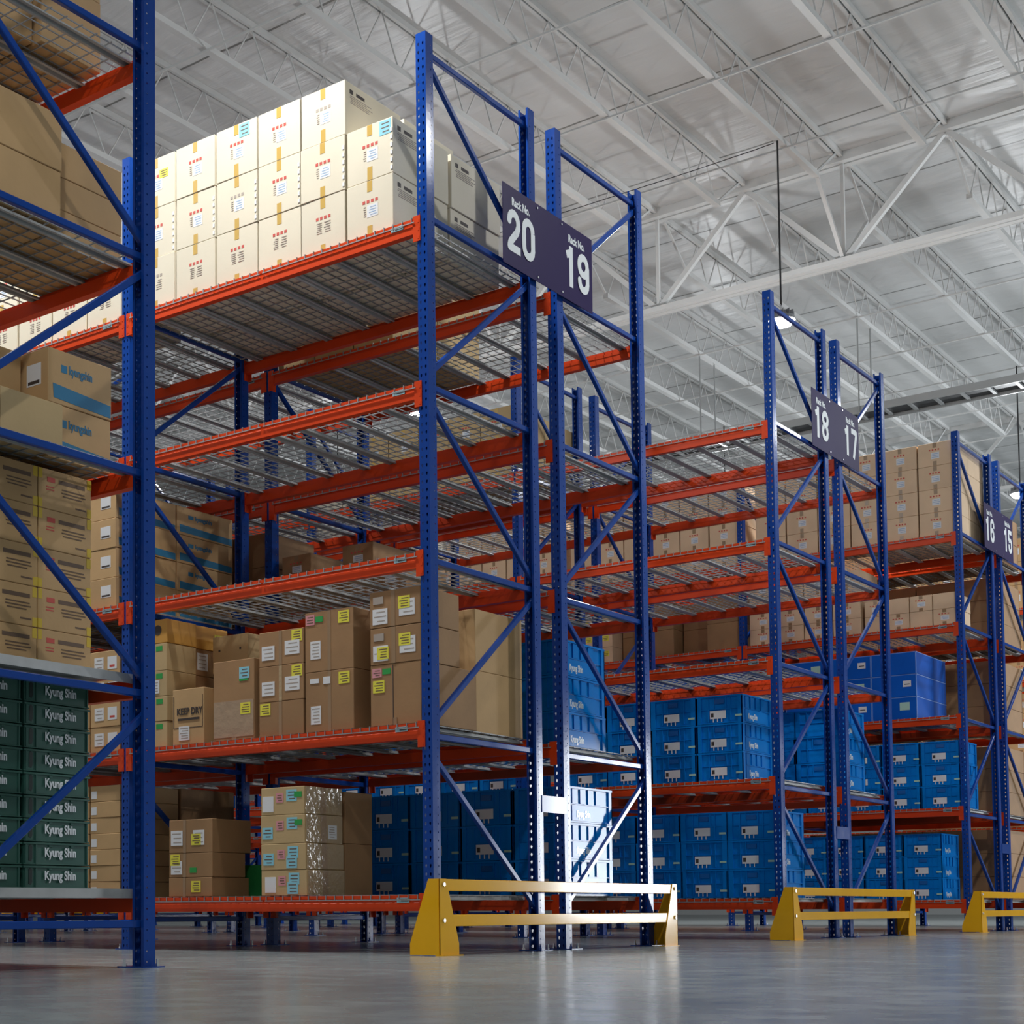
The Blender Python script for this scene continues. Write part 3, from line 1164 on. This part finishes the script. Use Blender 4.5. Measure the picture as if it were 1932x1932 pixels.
def carton(name, x, y, z, d, wd, h, mt, label, group=None, jit=0.006, cat='carton'):
    o = link(name, box_mesh(d, wd, h - 0.002, mt), None, (x + random.uniform(0, jit), y + random.uniform(-jit, jit) * 0.4, z), random.uniform(-jit, jit) * 1.2)
    tag(o, label, cat, group)
    return o


GAP = 0.004
# ---- rack twenty, top shelf: cream cartons
ys = [0.272, 0.637, 0.997, 1.362, 1.731, 2.100]
V = 0
for c, y in enumerate(ys):
    rows = 2 if c == 0 else 3
    for i in range(rows):
        V += 1
        off = (0.012 * math.sin(V * 2.3))
        o = carton('cream_carton', 0.03 + abs(off) * 0.6, y + off * 0.15, Z[4] + 0.357 * i, 0.62, 0.352, 0.357, CREAM, lbl('cream carton with tan tape', i, rows, c, 4, 20), 'cream cartons on rack twenty')
        cream_parts(o, 0.62, 0.352, 0.355, V)
        if (c, i) in ((0, 1), (3, 2)):
            sticker_part(o, [('-x', 0.06 if c else 0.015, 0.15 if c else 0.10, 0.255, 0.345, CYAN, 2)], 'cy')
        if (c, i) == (5, 2):
            sticker_part(o, [('-x', 0.06, 0.14, 0.20, 0.26, STICKY, 2)], 'cy')
        if (c * 3 + i) % 3 == 1:
            sp_ = MB()
            for k in range(6):
                sp_.box(-0.004, 0.001, 0.004, 0.018, 0.02 + k * 0.048, 0.045 + k * 0.048, WHITE)
            part('torn_edge', 'torn', lambda: sp_, o)
        o = carton('cream_carton', 0.69, y + off * 0.3, Z[4] + 0.357 * i, 0.60, 0.352, 0.357, CREAM, lbl('cream carton with tan tape', i, rows, c, 4, 20, True), 'cream cartons on rack twenty')
        if c < 2:
            part('print', ('cs', q(0.355)), None, o)
for c in range(6):
    y = 2.60 + 0.37 * c
    for i in range(3):
        V += 1
        o = carton('cream_carton', 0.03, y, Z[4] + 0.357 * i, 0.62, 0.352, 0.357, CREAM, lbl('cream carton with tan tape', i, 3, 6 + c, 4, 20), 'cream cartons on rack twenty')
        cream_parts(o, 0.62, 0.352, 0.355, V)

# ---- rack twenty, third shelf (second bay): pale cartons with blue stripe
for c in range(4):
    for k, xx in enumerate((0.03, 0.668)):
        for i in range(4):
            o = carton('striped_carton', xx, 2.665 + 0.338 * c, Z[2] + 0.212 * i, 0.63, 0.325, 0.212, TAN, lbl('tan carton with blue stripe', i, 4, c, 2, 20, k == 1), 'striped cartons on rack twenty')
            brand_parts(o, 0.63, 0.325, 0.21)

# ---- rack twenty, second shelf: mixed cartons
z = Z[1]


def W(u0, u1, v0, v1, n=3):
    return ('-x', u0, u1, v0, v1, WHITE, n)


def Yn(u0, v0, n=3):
    return ('-x', u0, u0 + 0.085, v0, v0 + 0.075, STICKY, n)


def Cn(u0, v0, n=2):
    return ('-x', u0, u0 + 0.085, v0, v0 + 0.075, CYAN, n)


def Gn(u0, v0):
    return ('-x', u0, u0 + 0.06, v0, v0 + 0.035, GREENN, 0)


def Pn(u0, v0, a=0.07, c=0.05):
    return ('-x', u0, u0 + a, v0, v0 + c, PINK, 2)


def mixed(name, x, y, z, d, wd, h, mt, label, items, group):
    o = carton(name, x, y, z, d, wd, h, mt, label, group)
    sticker_part(o, items, None)
    return o


g2 = 'mixed cartons on the second shelf of rack twenty'
# stack G, next to the end post (u measured from near edge, small u = right in view)
mixed('brown_carton', .03, .10, z, .62, .37, .378, KRAFT, 'brown carton with green and pink stickers, lowest beside the end post, second shelf, rack twenty',
      [('-x', .20, .205, 0, .37, INK, 0), Gn(.22, .315), Pn(.285, .30, .07, .055), Yn(.265, .205), ('-x', .175, .20, .0, .045, BTAPE, 0)], g2)
for i, zz in enumerate((.378, .605)):
    mixed('brown_carton', .03, .095, z + zz, .43, .372, .225, KRAFT, 'brown carton with two white papers, %s above the sticker carton, rack twenty' % ('directly' if i == 0 else 'second'),
          [('-x', .185, .215, 0, .222, BTAPE, 0), W(.04, .155, .055, .155, 2), W(.24, .35, .02, .115, 2), Yn(.075, .10), ('-x', .27, .345, .145, .19, FAINT, 0)] + ([Yn(.235, .03)] if i == 0 else []), g2)
# big cartons at the end, rear half
for i in range(2):
    o = carton('large_carton', .70, .13, z + .395 * i, .575, .60, .395, TAN, 'large plain tan carton facing the rack end, %s, second shelf, rack twenty' % ('lower' if i == 0 else 'upper'), g2, 0.003)
# stack F
for i in range(2):
    mixed('brown_carton', .03, .597, z + .383 * i, .45, .378, .383, KRAFT, 'tall brown carton with tilted shipping label, %s in stack of two, second shelf, rack twenty' % ('lower' if i == 0 else 'upper'),
          [('-x', .175, .20, .0, .38, BTAPE, 0), W(.255 - i * 0.0, .335, .05 + i * .03, .165 + i * .03, 4), Yn(.03, .29)] + ([W(.27, .34, .31, .34, 0), W(.18, .235, .30, .345, 0)] if i == 0 else [Gn(.235, .315), Pn(.30, .30, .07, .065)]), g2)
# stack E
for i, (zz, hh) in enumerate(((0, .225), (.225, .232), (.457, .225))):
    mixed('brown_carton', .03, .99, z + zz, .42, .365, hh, KRAFT, 'brown carton with paper labels, %s in the stack of three, second shelf, rack twenty' % ('lowest', 'middle', 'topmost')[i],
          [('-x', .175, .20, 0, hh - .003, CTAPE if i == 1 else BTAPE, 0), Yn(.27 if i == 0 else .01, hh - .085)] + ([] if i == 0 else [W(.03, .15, .06, .15, 2), W(.235, .34, .04, .13, 2)]), g2)
# D: wrapped tall carton
o = mixed('tall_carton', .03, 1.395, z, .40, .352, .53, KRAFT, 'tall brown carton wrapped in clear film below, second shelf of rack twenty',
          [('-x', .15, .19, .0, .25, BTAPE, 0), ('-x', .005, .348, .02, .26, FILM, 0), Cn(.04, .40), ('-x', .05, .125, .385, .398, GREENN, 0), Yn(.03, .165)], g2)
# C: KEEP DRY
o = mixed('keep_dry_carton', .03, 1.835, z, .40, .285, .38, TAN, 'tan carton printed KEEP DRY on the second shelf of rack twenty',
          [('-x', .01, .275, .112, .116, INK, 0), ('-x', .01, .014, .112, .33, INK, 0), ('-x', .271, .275, .112, .33, INK, 0), W(.13, .225, .03, .125, 4), ('-x', .04, .235, .165, .180, INK, 0)], g2)
link('lettering', text_mesh('KEEP DRY', INK, 0.062, 0.85, 0.002, '-x'), o, (-0.0022, 0.245, 0.205))
# stack A
for i, (zz, hh) in enumerate(((0, .178), (.178, .172), (.350, .176), (.526, .19), (.716, .165))):
    mt = AMBER if i == 4 else PALE
    o = mixed('amber_carton' if i == 4 else 'small_carton', .03, 2.17, z + zz, .30, .31, hh, mt, ('amber carton with round black mark topmost in the stack by the middle post, rack twenty' if i == 4 else 'small carton with coloured notes, %s in the stack by the middle post, rack twenty' % (('lowest', 'second up', 'third up', 'fourth up')[i])),
          ([Yn(.13, .08), ('-x', .15, .22, .03, .07, PINK, 0)] if i == 4 else [Gn(.04, hh - .055), Cn(.15, .03 + .02 * (i % 2)), Pn(.19, hh - .06, .06, .03)] + ([W(.07, .15, .02, .11, 3)] if i == 2 else [])), g2)
    if i == 4:
        link('round_mark', MB().cyl((-.0016, .085, .09), (.0004, .085, .09), .035, INK, 20).mesh('round_mark'), o)
    o = mixed('small_carton', .345, 2.19, z + zz, .34, .30, hh, AMBER if i == 4 else KRAFT, 'small carton behind the noted stack, %s, second shelf of rack twenty' % ('lowest', 'second up', 'third up', 'fourth up', 'topmost')[i],
              [('-y', .02, .13, .04, hh - .03, WHITE, 3)] if i == 3 else [('-y', .20, .29, .05, .12, STICKY, 2)] if i in (4, 2) else [], g2)
mixed('wooden_box', .42, 1.78, z + .53, .55, .32, .26, PALE, 'pale boarded box raised behind the KEEP DRY carton on rack twenty', [('-x', .06, .075, .15, .165, INK, 0), ('-x', .25, .265, .15, .165, INK, 0)], g2)
carton('brown_carton', .46, 1.75, z, .50, .38, .53, KRAFT, 'plain brown carton under the boarded box, second shelf of rack twenty', g2)
carton('brown_carton', .62, 1.0, z, .55, .60, .62, KRAFT, 'plain brown carton at the rear middle of the second shelf, rack twenty', g2)
# second bay of the second shelf
for c in range(3):
    for i in range(4):
        mixed('labelled_carton', .03, 2.62 + .31 * c, z + .18 * i, .55, .295, .18, TAN, lbl('carton with white labels', i, 4, 2 + c, 1, 20),
              [W(.03, .12, .045, .135, 0), ('-x', .05, .10, .06, .075, REDINK, 0), W(.16, .25, .045, .135, 2)], 'labelled cartons on rack twenty')

# ---- rack twenty, bottom shelf
z = Z[0]
g1 = 'mixed cartons on the bottom shelf of rack twenty'
for i, (zz, hh) in enumerate(((0, .165), (.165, .168), (.333, .185), (.518, .178))):
    rn = random.Random(i)
    mixed('taped_carton', .03, .972 + .006 * i, z + zz, .40, .372 - .006 * i, hh, PALE, 'carton with blue notes, %s in stack of four, bottom shelf, rack twenty' % ('lowest', 'second up', 'third up', 'topmost')[i],
          [Cn(.06, hh - .095), Pn(.17, hh - .10, .06, .06), W(.25, .34, .02, .12, 0) if i in (0, 3) else Cn(.26, .03), Gn(.02, hh - .07) if i > 1 else Cn(.07, .01),
           ('-y', .01, .39, .004, hh - .004, CTAPE, 0), ('-y', .16, .22, .004, hh - .004, FILM, 0)] + ([('-y', .24, .33, .03, .12, WHITE, 4)] if i == 2 else []), g1)
for i in range(2):
    carton('tall_carton', .45, .98, z + .34 * i, .30, .45, .34, KRAFT, 'plain brown carton, %s behind the stack of four, bottom shelf, rack twenty' % ('lower' if i == 0 else 'upper'), g1)
for i, (zz, hh) in enumerate(((0, .13), (.13, .165), (.295, .225))):
    mixed('long_carton', .03, 1.765, z + zz, (.38, .34, .40)[i], .39, hh, KRAFT, 'long brown carton with notes, %s in the low stack of three, bottom shelf, rack twenty' % ('lowest', 'middle', 'topmost')[i],
          [('-x', .235, .26, 0, hh - .003, BTAPE, 0)] + ([Yn(.10, .03)] if i == 0 else [Gn(.14, .03), W(.27, .37, .02, .11, 2), Yn(.29, .08)] if i == 1 else [W(.07, .17, .05, .15, 2), Yn(.10, .05), W(.265, .37, .05, .15, 2)]), g1)
o = carton('green_tote', .50, 1.55, z, .35, .45, .22, mat('bright_green_plastic', (0.02, 0.20, 0.05), 0.4), 'low green tote between the stacks on the bottom shelf of rack twenty', None, 0.002, 'tote')
for c in range(2):
    for i in range(7):
        mixed('flat_carton', .03, 2.62 + .31 * c, z + .113 * i, .60, .295, .113, TAN, lbl('flat tan carton', i, 7, 2 + c, 0, 20), [W(.23, .285, .02, .075, 0)], 'flat cartons on rack twenty')
for i in range(2):
    carton('large_carton', .66, 2.62, z + .40 * i, .60, .62, .40, KRAFT, 'large brown carton, %s behind the flat cartons, bottom shelf, rack twenty' % ('lower' if i == 0 else 'upper'), g1)


# ---- plastic crates
def crate_meshes(d, wd, h):
    """blue crate: front (-x) wd wide, side (-y) d long"""
    mb = MB()
    t = 0.012
    mb.box(t, d - t, t, wd - t, 0.0, 0.012, CRATE)
    for a in ((t, t + .004, t, wd - t), (d - t - .004, d - t, t, wd - t), (t, d - t, t, t + .004), (t, d - t, wd - t - .004, wd - t)):
        mb.box(a[0], a[1], a[2], a[3], 0.0, h - .004, CRATE)
    # rim, mid flange and foot
    for z0, z1, e_ in ((h - .016, h - .002, 0.0), (h * .50, h * .525, .004), (0.002, .012, .003)):
        mb.box(e_, t, e_, wd - e_, z0, z1, CRATE)
        mb.box(d - t, d - e_, e_, wd - e_, z0, z1, CRATE)
        mb.box(t, d - t, e_, t, z0, z1, CRATE)
        mb.box(t, d - t, wd - t, wd - e_, z0, z1, CRATE)
    # corner posts
    for xa, xb in ((.001, .05), (d - .05, d - .001)):
        mb.box(xa, xb, .001, t, 0, h - .003, CRATE)
        mb.box(xa, xb, wd - t, wd - .001, 0, h - .003, CRATE)
    for ya, yb in ((.001, .045), (wd - .045, wd - .001)):
        mb.box(.001, t, ya, yb, 0, h - .003, CRATE)
        mb.box(d - t, d - .001, ya, yb, 0, h - .003, CRATE)
    # ribs on the front (-x): around the hand hold and beside the card
    for yy in (wd * .26, wd * .36, wd * .62, wd * .74):
        mb.box(.003, t, yy - .004, yy + .004, .02 if yy < wd * .3 or yy > wd * .7 else h * .52, h - .016, CRATE)
    # upper panels on the side (-y): four raised windows between recesses
    n = 4
    for k in range(n):
        x0 = .075 + k * (d - .20) / n
        mb.box(x0, x0 + (d - .20) / n * .62, .003, t, h * .53, h - .018, CRATE)
    mb.box(.07, d - .13, .003, t, .014, h * .48, CRATE)
    body = mb.mesh('crate_body', bevel=0.0)
    hh = MB().box(.004, t + .001, wd * .40, wd * .60, h * .70, h * .86, CRATE_SHADE).mesh('hand_hold')
    cd_ = MB()
    cd_.box(.001, .004, wd * .36, wd * .70, h * .18, h * .46, WHITE)
    cd_.box(.0004, .001, wd * .62, wd * .68, h * .24, h * .38, INK)
    for u in (.44, .53, .62):
        cd_.box(.001, .004, wd * u, wd * u + .008, h * .06, h * .18, WHITE)
    cd_ = cd_.mesh('card_holder', fix=False)
    gs = MB().box(-.0008, .001, wd * .02, wd * .16, h * .22, h * .29, MINT)
    gs = gs.mesh('sticker', fix=False)
    tx = text_mesh('Kyung Shin', CLETTER, h * .27, (d - .25) / .65 * 1.05, 0.0015)
    return body, hh, cd_, gs, tx


CR = crate_meshes(.65, .425, .25)


def crate(x, y, z, label, group, cardv=0, hidden_side=False):
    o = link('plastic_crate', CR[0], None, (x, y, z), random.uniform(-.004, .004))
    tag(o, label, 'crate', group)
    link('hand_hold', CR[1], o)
    if cardv == 0:
        link('card_holder', CR[2], o)
        link('sticker', CR[3], o)
    if not hidden_side:
        link('lettering', CR[4], o, (.13, .002, .04))
    return o


def crates(r, shelf, x, y0, cols, rows, card=0):
    for c in range(cols):
        y = y0 + .432 * c
        k = int((y + .43) / L)
        if y < k * L + PW + .02 and y + .43 > k * L:    # do not stand in a frame
            pass
        for i in range(rows):
            crate(x, y, Z[shelf] + .25 * i, lbl('blue plastic crate', i, rows, c, shelf, r), 'blue crates on ' + rackname(r), card, c > 0 and False)


crates(19, 0, RX[19] + .20, .085, 5, 3, 0)
crates(19, 1, RX[19] + .25, .150, 3, 3, 1)
crates(18, 1, RX[18] + .07, .352, 4, 3)
crates(18, 0, RX[18] + .07, .085, 5, 3)
crates(17, 1, RX[17] + .10, .085, 4, 3, 1)
crates(16, 1, RX[16] + .06, .085, 5, 3)
crates(16, 0, RX[16] + .22, .352, 4, 3)
for r, s, xo in ((18, 1, .07), (18, 0, .07), (16, 0, .22), (16, 1, .06)):
    for c in range(5):
        for i in range(3):
            crate(RX[r] + xo, L + .10 + .432 * c, Z[s] + .25 * i, lbl('blue plastic crate', i, 3, 5 + c, s, r), 'blue crates on ' + rackname(r), 0, True)

# ---- green crates on the unsigned rack
gm = MB()
gd, gw_, gh = .425, .60, .110
gm.box(.006, gd - .006, .008, gw_ - .008, 0, gh - .004, GREEN)
gm.box(0, gd, 0, gw_, gh - .016, gh - .006, GREEN)
gm.box(.002, gd - .002, .003, gw_ - .003, 0.0, .006, GREEN)
for xx in (.012, .075, gd - .022):
    gm.box(xx, xx + .010, .002, .010, 0, gh - .01, GREEN)
for xx in (.16, .30):
    gm.box(xx, xx + .02, .003, .010, gh - .026, gh - .01, GREEN)
GCR = gm.mesh('green_crate', bevel=0.0015)
GTX = text_mesh('Kyung Shin', LETTER, .058, .78, 0.0018)
GSL = MB().prism([(.035, .02), (.050, .015), (.058, .03), (.058, .085), (.046, .095), (.036, .085)], 'y', .0065, .0085, mat('green_slot_shade', (0.006, 0.018, 0.015), 0.5)).mesh('hand_slot')  # dark green patch paints the shade inside the slot
X21 = RX[21]
for c in range(2):
    for i in range(9):
        o = link('green_crate', GCR, None, (X21 + 1.165 - gd - c * .436, .30, Z[0] + .014 + .1085 * i), random.uniform(-.003, .003))
        tag(o, lbl('dark green stacking crate', i, 9, c, 0, 21), 'crate', 'green crates on the unsigned rack')
        link('lettering', GTX, o, (.130, .0015, .040))
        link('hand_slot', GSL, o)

# ---- cartons with yellow tape, second shelf of the unsigned rack
for c in range(3):
    for i in range(5):
        o = carton('taped_carton', X21 + 1.165 - .345 - c * .35, .30, Z[1] + .014 + .192 * i, .345, .45, .192, TAN, lbl('tan carton with yellow tape', i, 5, c, 1, 21), 'yellow taped cartons', 0.003)
        taped_parts(o, .345, .45, .19, i)
# ---- third shelf of the unsigned rack
for i in range(2):
    o = carton('striped_carton', X21 + .86 + .0 * i, .28, Z[2] + .265 * i, .42, .60, .265, TAN, 'tan carton with blue stripe, %s by the post of the unsigned rack' % ('lower' if i == 0 else 'upper'), 'striped cartons on the unsigned rack')
    brand_parts(o, .42, .60, .263)
    carton('striped_carton', X21 + .42, .45, Z[2] + .265 * i, .42, .60, .265, TAN, 'tan carton, %s behind the low carton, unsigned rack' % ('lower' if i == 0 else 'upper'), 'striped cartons on the unsigned rack')
for i in range(2):
    carton('low_carton', X21 + .43 - .40 * i, .13, Z[2], .38, .30, .20, PALE, 'low pale carton at the shelf edge, %s, third shelf of unsigned rack' % ('nearer the post' if i == 0 else 'farther from the post'), None)
# ---- fourth shelf
for c in range(3):
    n = 3 if c == 0 else 2
    for i in range(n):
        hh = (.17, .16, .17)[i] if c == 0 else .29
        yy = .25 if c == 0 else .12
        if c == 0:
            carton('pale_carton', X21 + .80, yy, Z[3] + sum((.17, .16, .17)[:i]), .52, .55, hh, TAN, lbl('tan carton', i, 3, 0, 3, 21), 'tan cartons on the unsigned rack')
        else:
            carton('pale_carton', X21 + .80 - .40 * c, yy, Z[3] + .27 * i, .39, .55, .27, TAN, lbl('tan carton', i, 2, c, 3, 21), 'tan cartons on the unsigned rack')
for c in range(3):
    for i in range(2):
        carton('brown_carton', X21 + .87 - .41 * c, .35 + .05 * c, Z[4] + .36 * i, .40, .9, .36, TAN, lbl('brown carton', i, 2, c, 4, 21), 'brown cartons on the unsigned rack')

# ---- rack nineteen upper shelves
for c in range(3):
    for i in range(3):
        carton('plain_carton', RX[19] + .07, 1.40 + .365 * c, Z[4] + .33 * i, .60, .355, .33, PALE, lbl('pale carton', i, 3, c, 4, 19), 'pale cartons on rack nineteen')
        carton('plain_carton', RX[19] + .68, 1.40 + .365 * c, Z[4] + .33 * i, .60, .355, .33, PALE, lbl('pale carton', i, 3, c, 4, 19, True), 'pale cartons on rack nineteen')
for c in range(4):
    for i in range(2 + (c % 2)):
        o = carton('brown_carton', RX[19] + .06, 1.30 + .29 * c, Z[2] + .195 * i, .55, .28, .195, KRAFT, lbl('brown carton', i, 2 + (c % 2), c, 2, 19), 'brown cartons on rack nineteen')
        plain_parts(o, .55, .28, .19, c)
for c in range(5):
    for i in range(3):
        o = carton('brown_carton', RX[19] + .06, 2.60 + .36 * c, Z[2] + .27 * i, .6, .34, .27, KRAFT, lbl('brown carton', i, 3, 4 + c, 2, 19), 'brown cartons on rack nineteen')
for c in range(5):
    for i in range(3):
        carton('brown_carton', RX[19] + .06, 2.60 + .40 * c, Z[1] + .27 * i, .6, .38, .27, KRAFT, lbl('brown carton', i, 3, 3 + c, 1, 19), 'brown cartons on rack nineteen')
        if c > 1:
            continue

# ---- rack eighteen and 17 top shelf, second bay
for c in range(5):
    for i in range(2):
        for k in (0, 1):
            o = carton('pale_carton', RX[18] + .05 + .625 * k, 2.585 + .365 * c, Z[4] + .345 * i, .61, .355, .345, PALE, lbl('pale carton', i, 2, c, 4, 18, k == 1), 'pale cartons on rack eighteen')  # cream cartons; the darker board colour paints in their unlit fronts
            if k == 0:
                cream_parts(o, .61, .355, .343, c + i, c == 0)
for c in range(5):
    for i in range(2):
        carton('cream_carton', RX[17] + .08, 5.10 + .365 * c, Z[4] + .345 * i, 1.1, .355, .345, CREAM, lbl('cream carton', i, 2, c, 4, 17), 'cream cartons on rack seventeen', 0.001)

# ---- rack sixteen: top shelf cartons
V = 0
col = 0
for bay in range(4):
    for c in range(6):
        y = bay * L + .083 + .382 * c
        for i in range(4):
            V += 1
            o = carton('tan_carton', RX[16] + .05, y, Z[4] + .266 * i, .60, .365, .266, LITK, lbl('tan carton with white label', i, 4, col, 4, 16), 'tan cartons on top of rack sixteen', 0.004)
            plain_parts(o, .60, .365, .264, V)
        col += 1
for i in range(4):
    for c in range(3):
        carton('tan_carton', RX[16] + .66, .083 + .382 * c, Z[4] + .266 * i, .60, .365, .266, LITK, lbl('tan carton', i, 4, c, 4, 16, True), 'tan cartons on top of rack sixteen', 0.004)
# fourth shelf
for c in range(4):
    for i in range(2):
        o = carton('tan_carton', RX[16] + .05, .085 + .252 * c, Z[3] + .18 * i, .56, .242, .18, LITK, lbl('small tan carton', i, 2, c, 3, 16), 'small cartons on rack sixteen', 0.003)
        if (c + i) % 2 == 0:
            plain_parts(o, .56, .242, .178, c)
for c in range(4):
    for i in range(4):
        o = carton('pale_carton', RX[16] + .05, 1.13 + .335 * c, Z[3] + .19 * i, .60, .32, .19, LITK, lbl('pale carton with label', i, 4, 4 + c, 3, 16), 'pale cartons on rack sixteen', 0.004)
        plain_parts(o, .60, .32, .188, c + i)
for c in range(4):
    for i in range(2):
        carton('brown_carton', RX[16] + .05 + .25 * (c % 2), 2.60 + .42 * c, Z[3] + .33 * i, .60, .40, .33, KRAFT, lbl('dark brown carton', i, 2, 8 + c, 3, 16) if c < 4 else '', 'brown cartons on rack sixteen', 0.004)
for c in range(8):
    for i in range(3):
        o = carton('pale_carton', RX[16] + .05, 4.28 + .245 * c if c < 2 else 5.10 + .36 * (c - 2), Z[3] + .2 * i, .60, .235 if c < 2 else .345, .2, LITK, lbl('pale carton with yellow note', i, 3, 12 + c, 3, 16), 'pale cartons on rack sixteen', 0.003)
        sticker_part(o, [('-x', .05, .14, .08, .15, STICKY, 2)], None) if c < 4 else None
# third shelf: royal blue corrugated boxes
nv = MB()
nd, nw, nh = 1.09, .50, .254
nv.box(0.002, nd - .002, 0.002, nw - .002, 0, nh - .003, NAVY)
nvb = nv.mesh('board_body', bevel=0.002)
ne = MB()
for a in ((0, .008, 0, .008, 0, nh - .002), (0, .008, nw - .008, nw, 0, nh - .002), (0, .006, 0, nw, nh - .010, nh - .001), (0, nd, 0, .006, nh - .010, nh - .001)):
    ne.box(*a, NAVYE)
ne = ne.mesh('edge_trim', fix=False)
cds = [MB().box(-.0015, .001, .06, .15, .11, .18, WHITE).box(-.002, -.0015, .075, .135, .135, .145, INK).mesh('paper_label', fix=False), MB().box(-.0015, .001, .08, .19, .10, .19, MINT).mesh('green_card', fix=False)]
col = 0
for bay in range(3):
    for c in range(4):
        y = bay * L + (.53 if bay == 0 else .10) + .503 * c
        if bay == 0 and c == 3:
            y = .53 + .503 * 3 - .0
            if y + .5 > L:
                continue
        for i in range(3):
            o = link('corrugated_box', nvb, None, (RX[16] + .06, y, Z[2] + .256 * i))
            tag(o, lbl('royal blue corrugated plastic box', i, 3, col, 2, 16), 'box', 'royal blue boxes on rack sixteen')
            link('edge_trim', ne, o)
            if (c, i) != (0, 2):
                link('paper_label' if (c + i) % 2 else 'green_card', cds[0 if (c + i) % 2 else 1], o)
        col += 1


# ---- rack fifteen and the rack beyond: brown cartons
def fill(r, shelf, x, y0, cols, rows, d, wd, h, mt, desc, c0=0, prt=True, group=None, step=None):
    for c in range(cols):
        for i in range(rows):
            cc = c0 + c
            lb = lbl(desc, i, rows, cc, shelf, r)
            o = carton(desc.replace(' ', '_'), x, y0 + (step or wd + .012) * c, Z[shelf] + h * i, d, wd, h, mt, lb, group or (desc + 's on ' + rackname(r)), 0.004)
            if prt:
                plain_parts(o, d, wd, h - .002, c + i)


for s, (rows, h) in enumerate(((3, .28), (3, .27), (3, .27), (3, .26), (2, .3))):
    fill(15, s, RX[15] + .10, .09, 5, rows, 1.05, .45, h, KRAFT, 'brown carton', 0, False)
for s, (rows, h) in enumerate(((3, .30), (3, .29), (3, .28), (3, .28), (3, .33))):
    fill(14, s, RX[14] + .05, .09, 5, rows, .60, .455, h, TAN, 'tan carton', 0, s > 1)
    if s in (0, 4):
        for bay in (1, 2, 3):
            fill(14, s, RX[14] + .05, bay * L + .09, 5, rows, .60, .455, h, TAN, 'tan carton', 5 * bay, False)
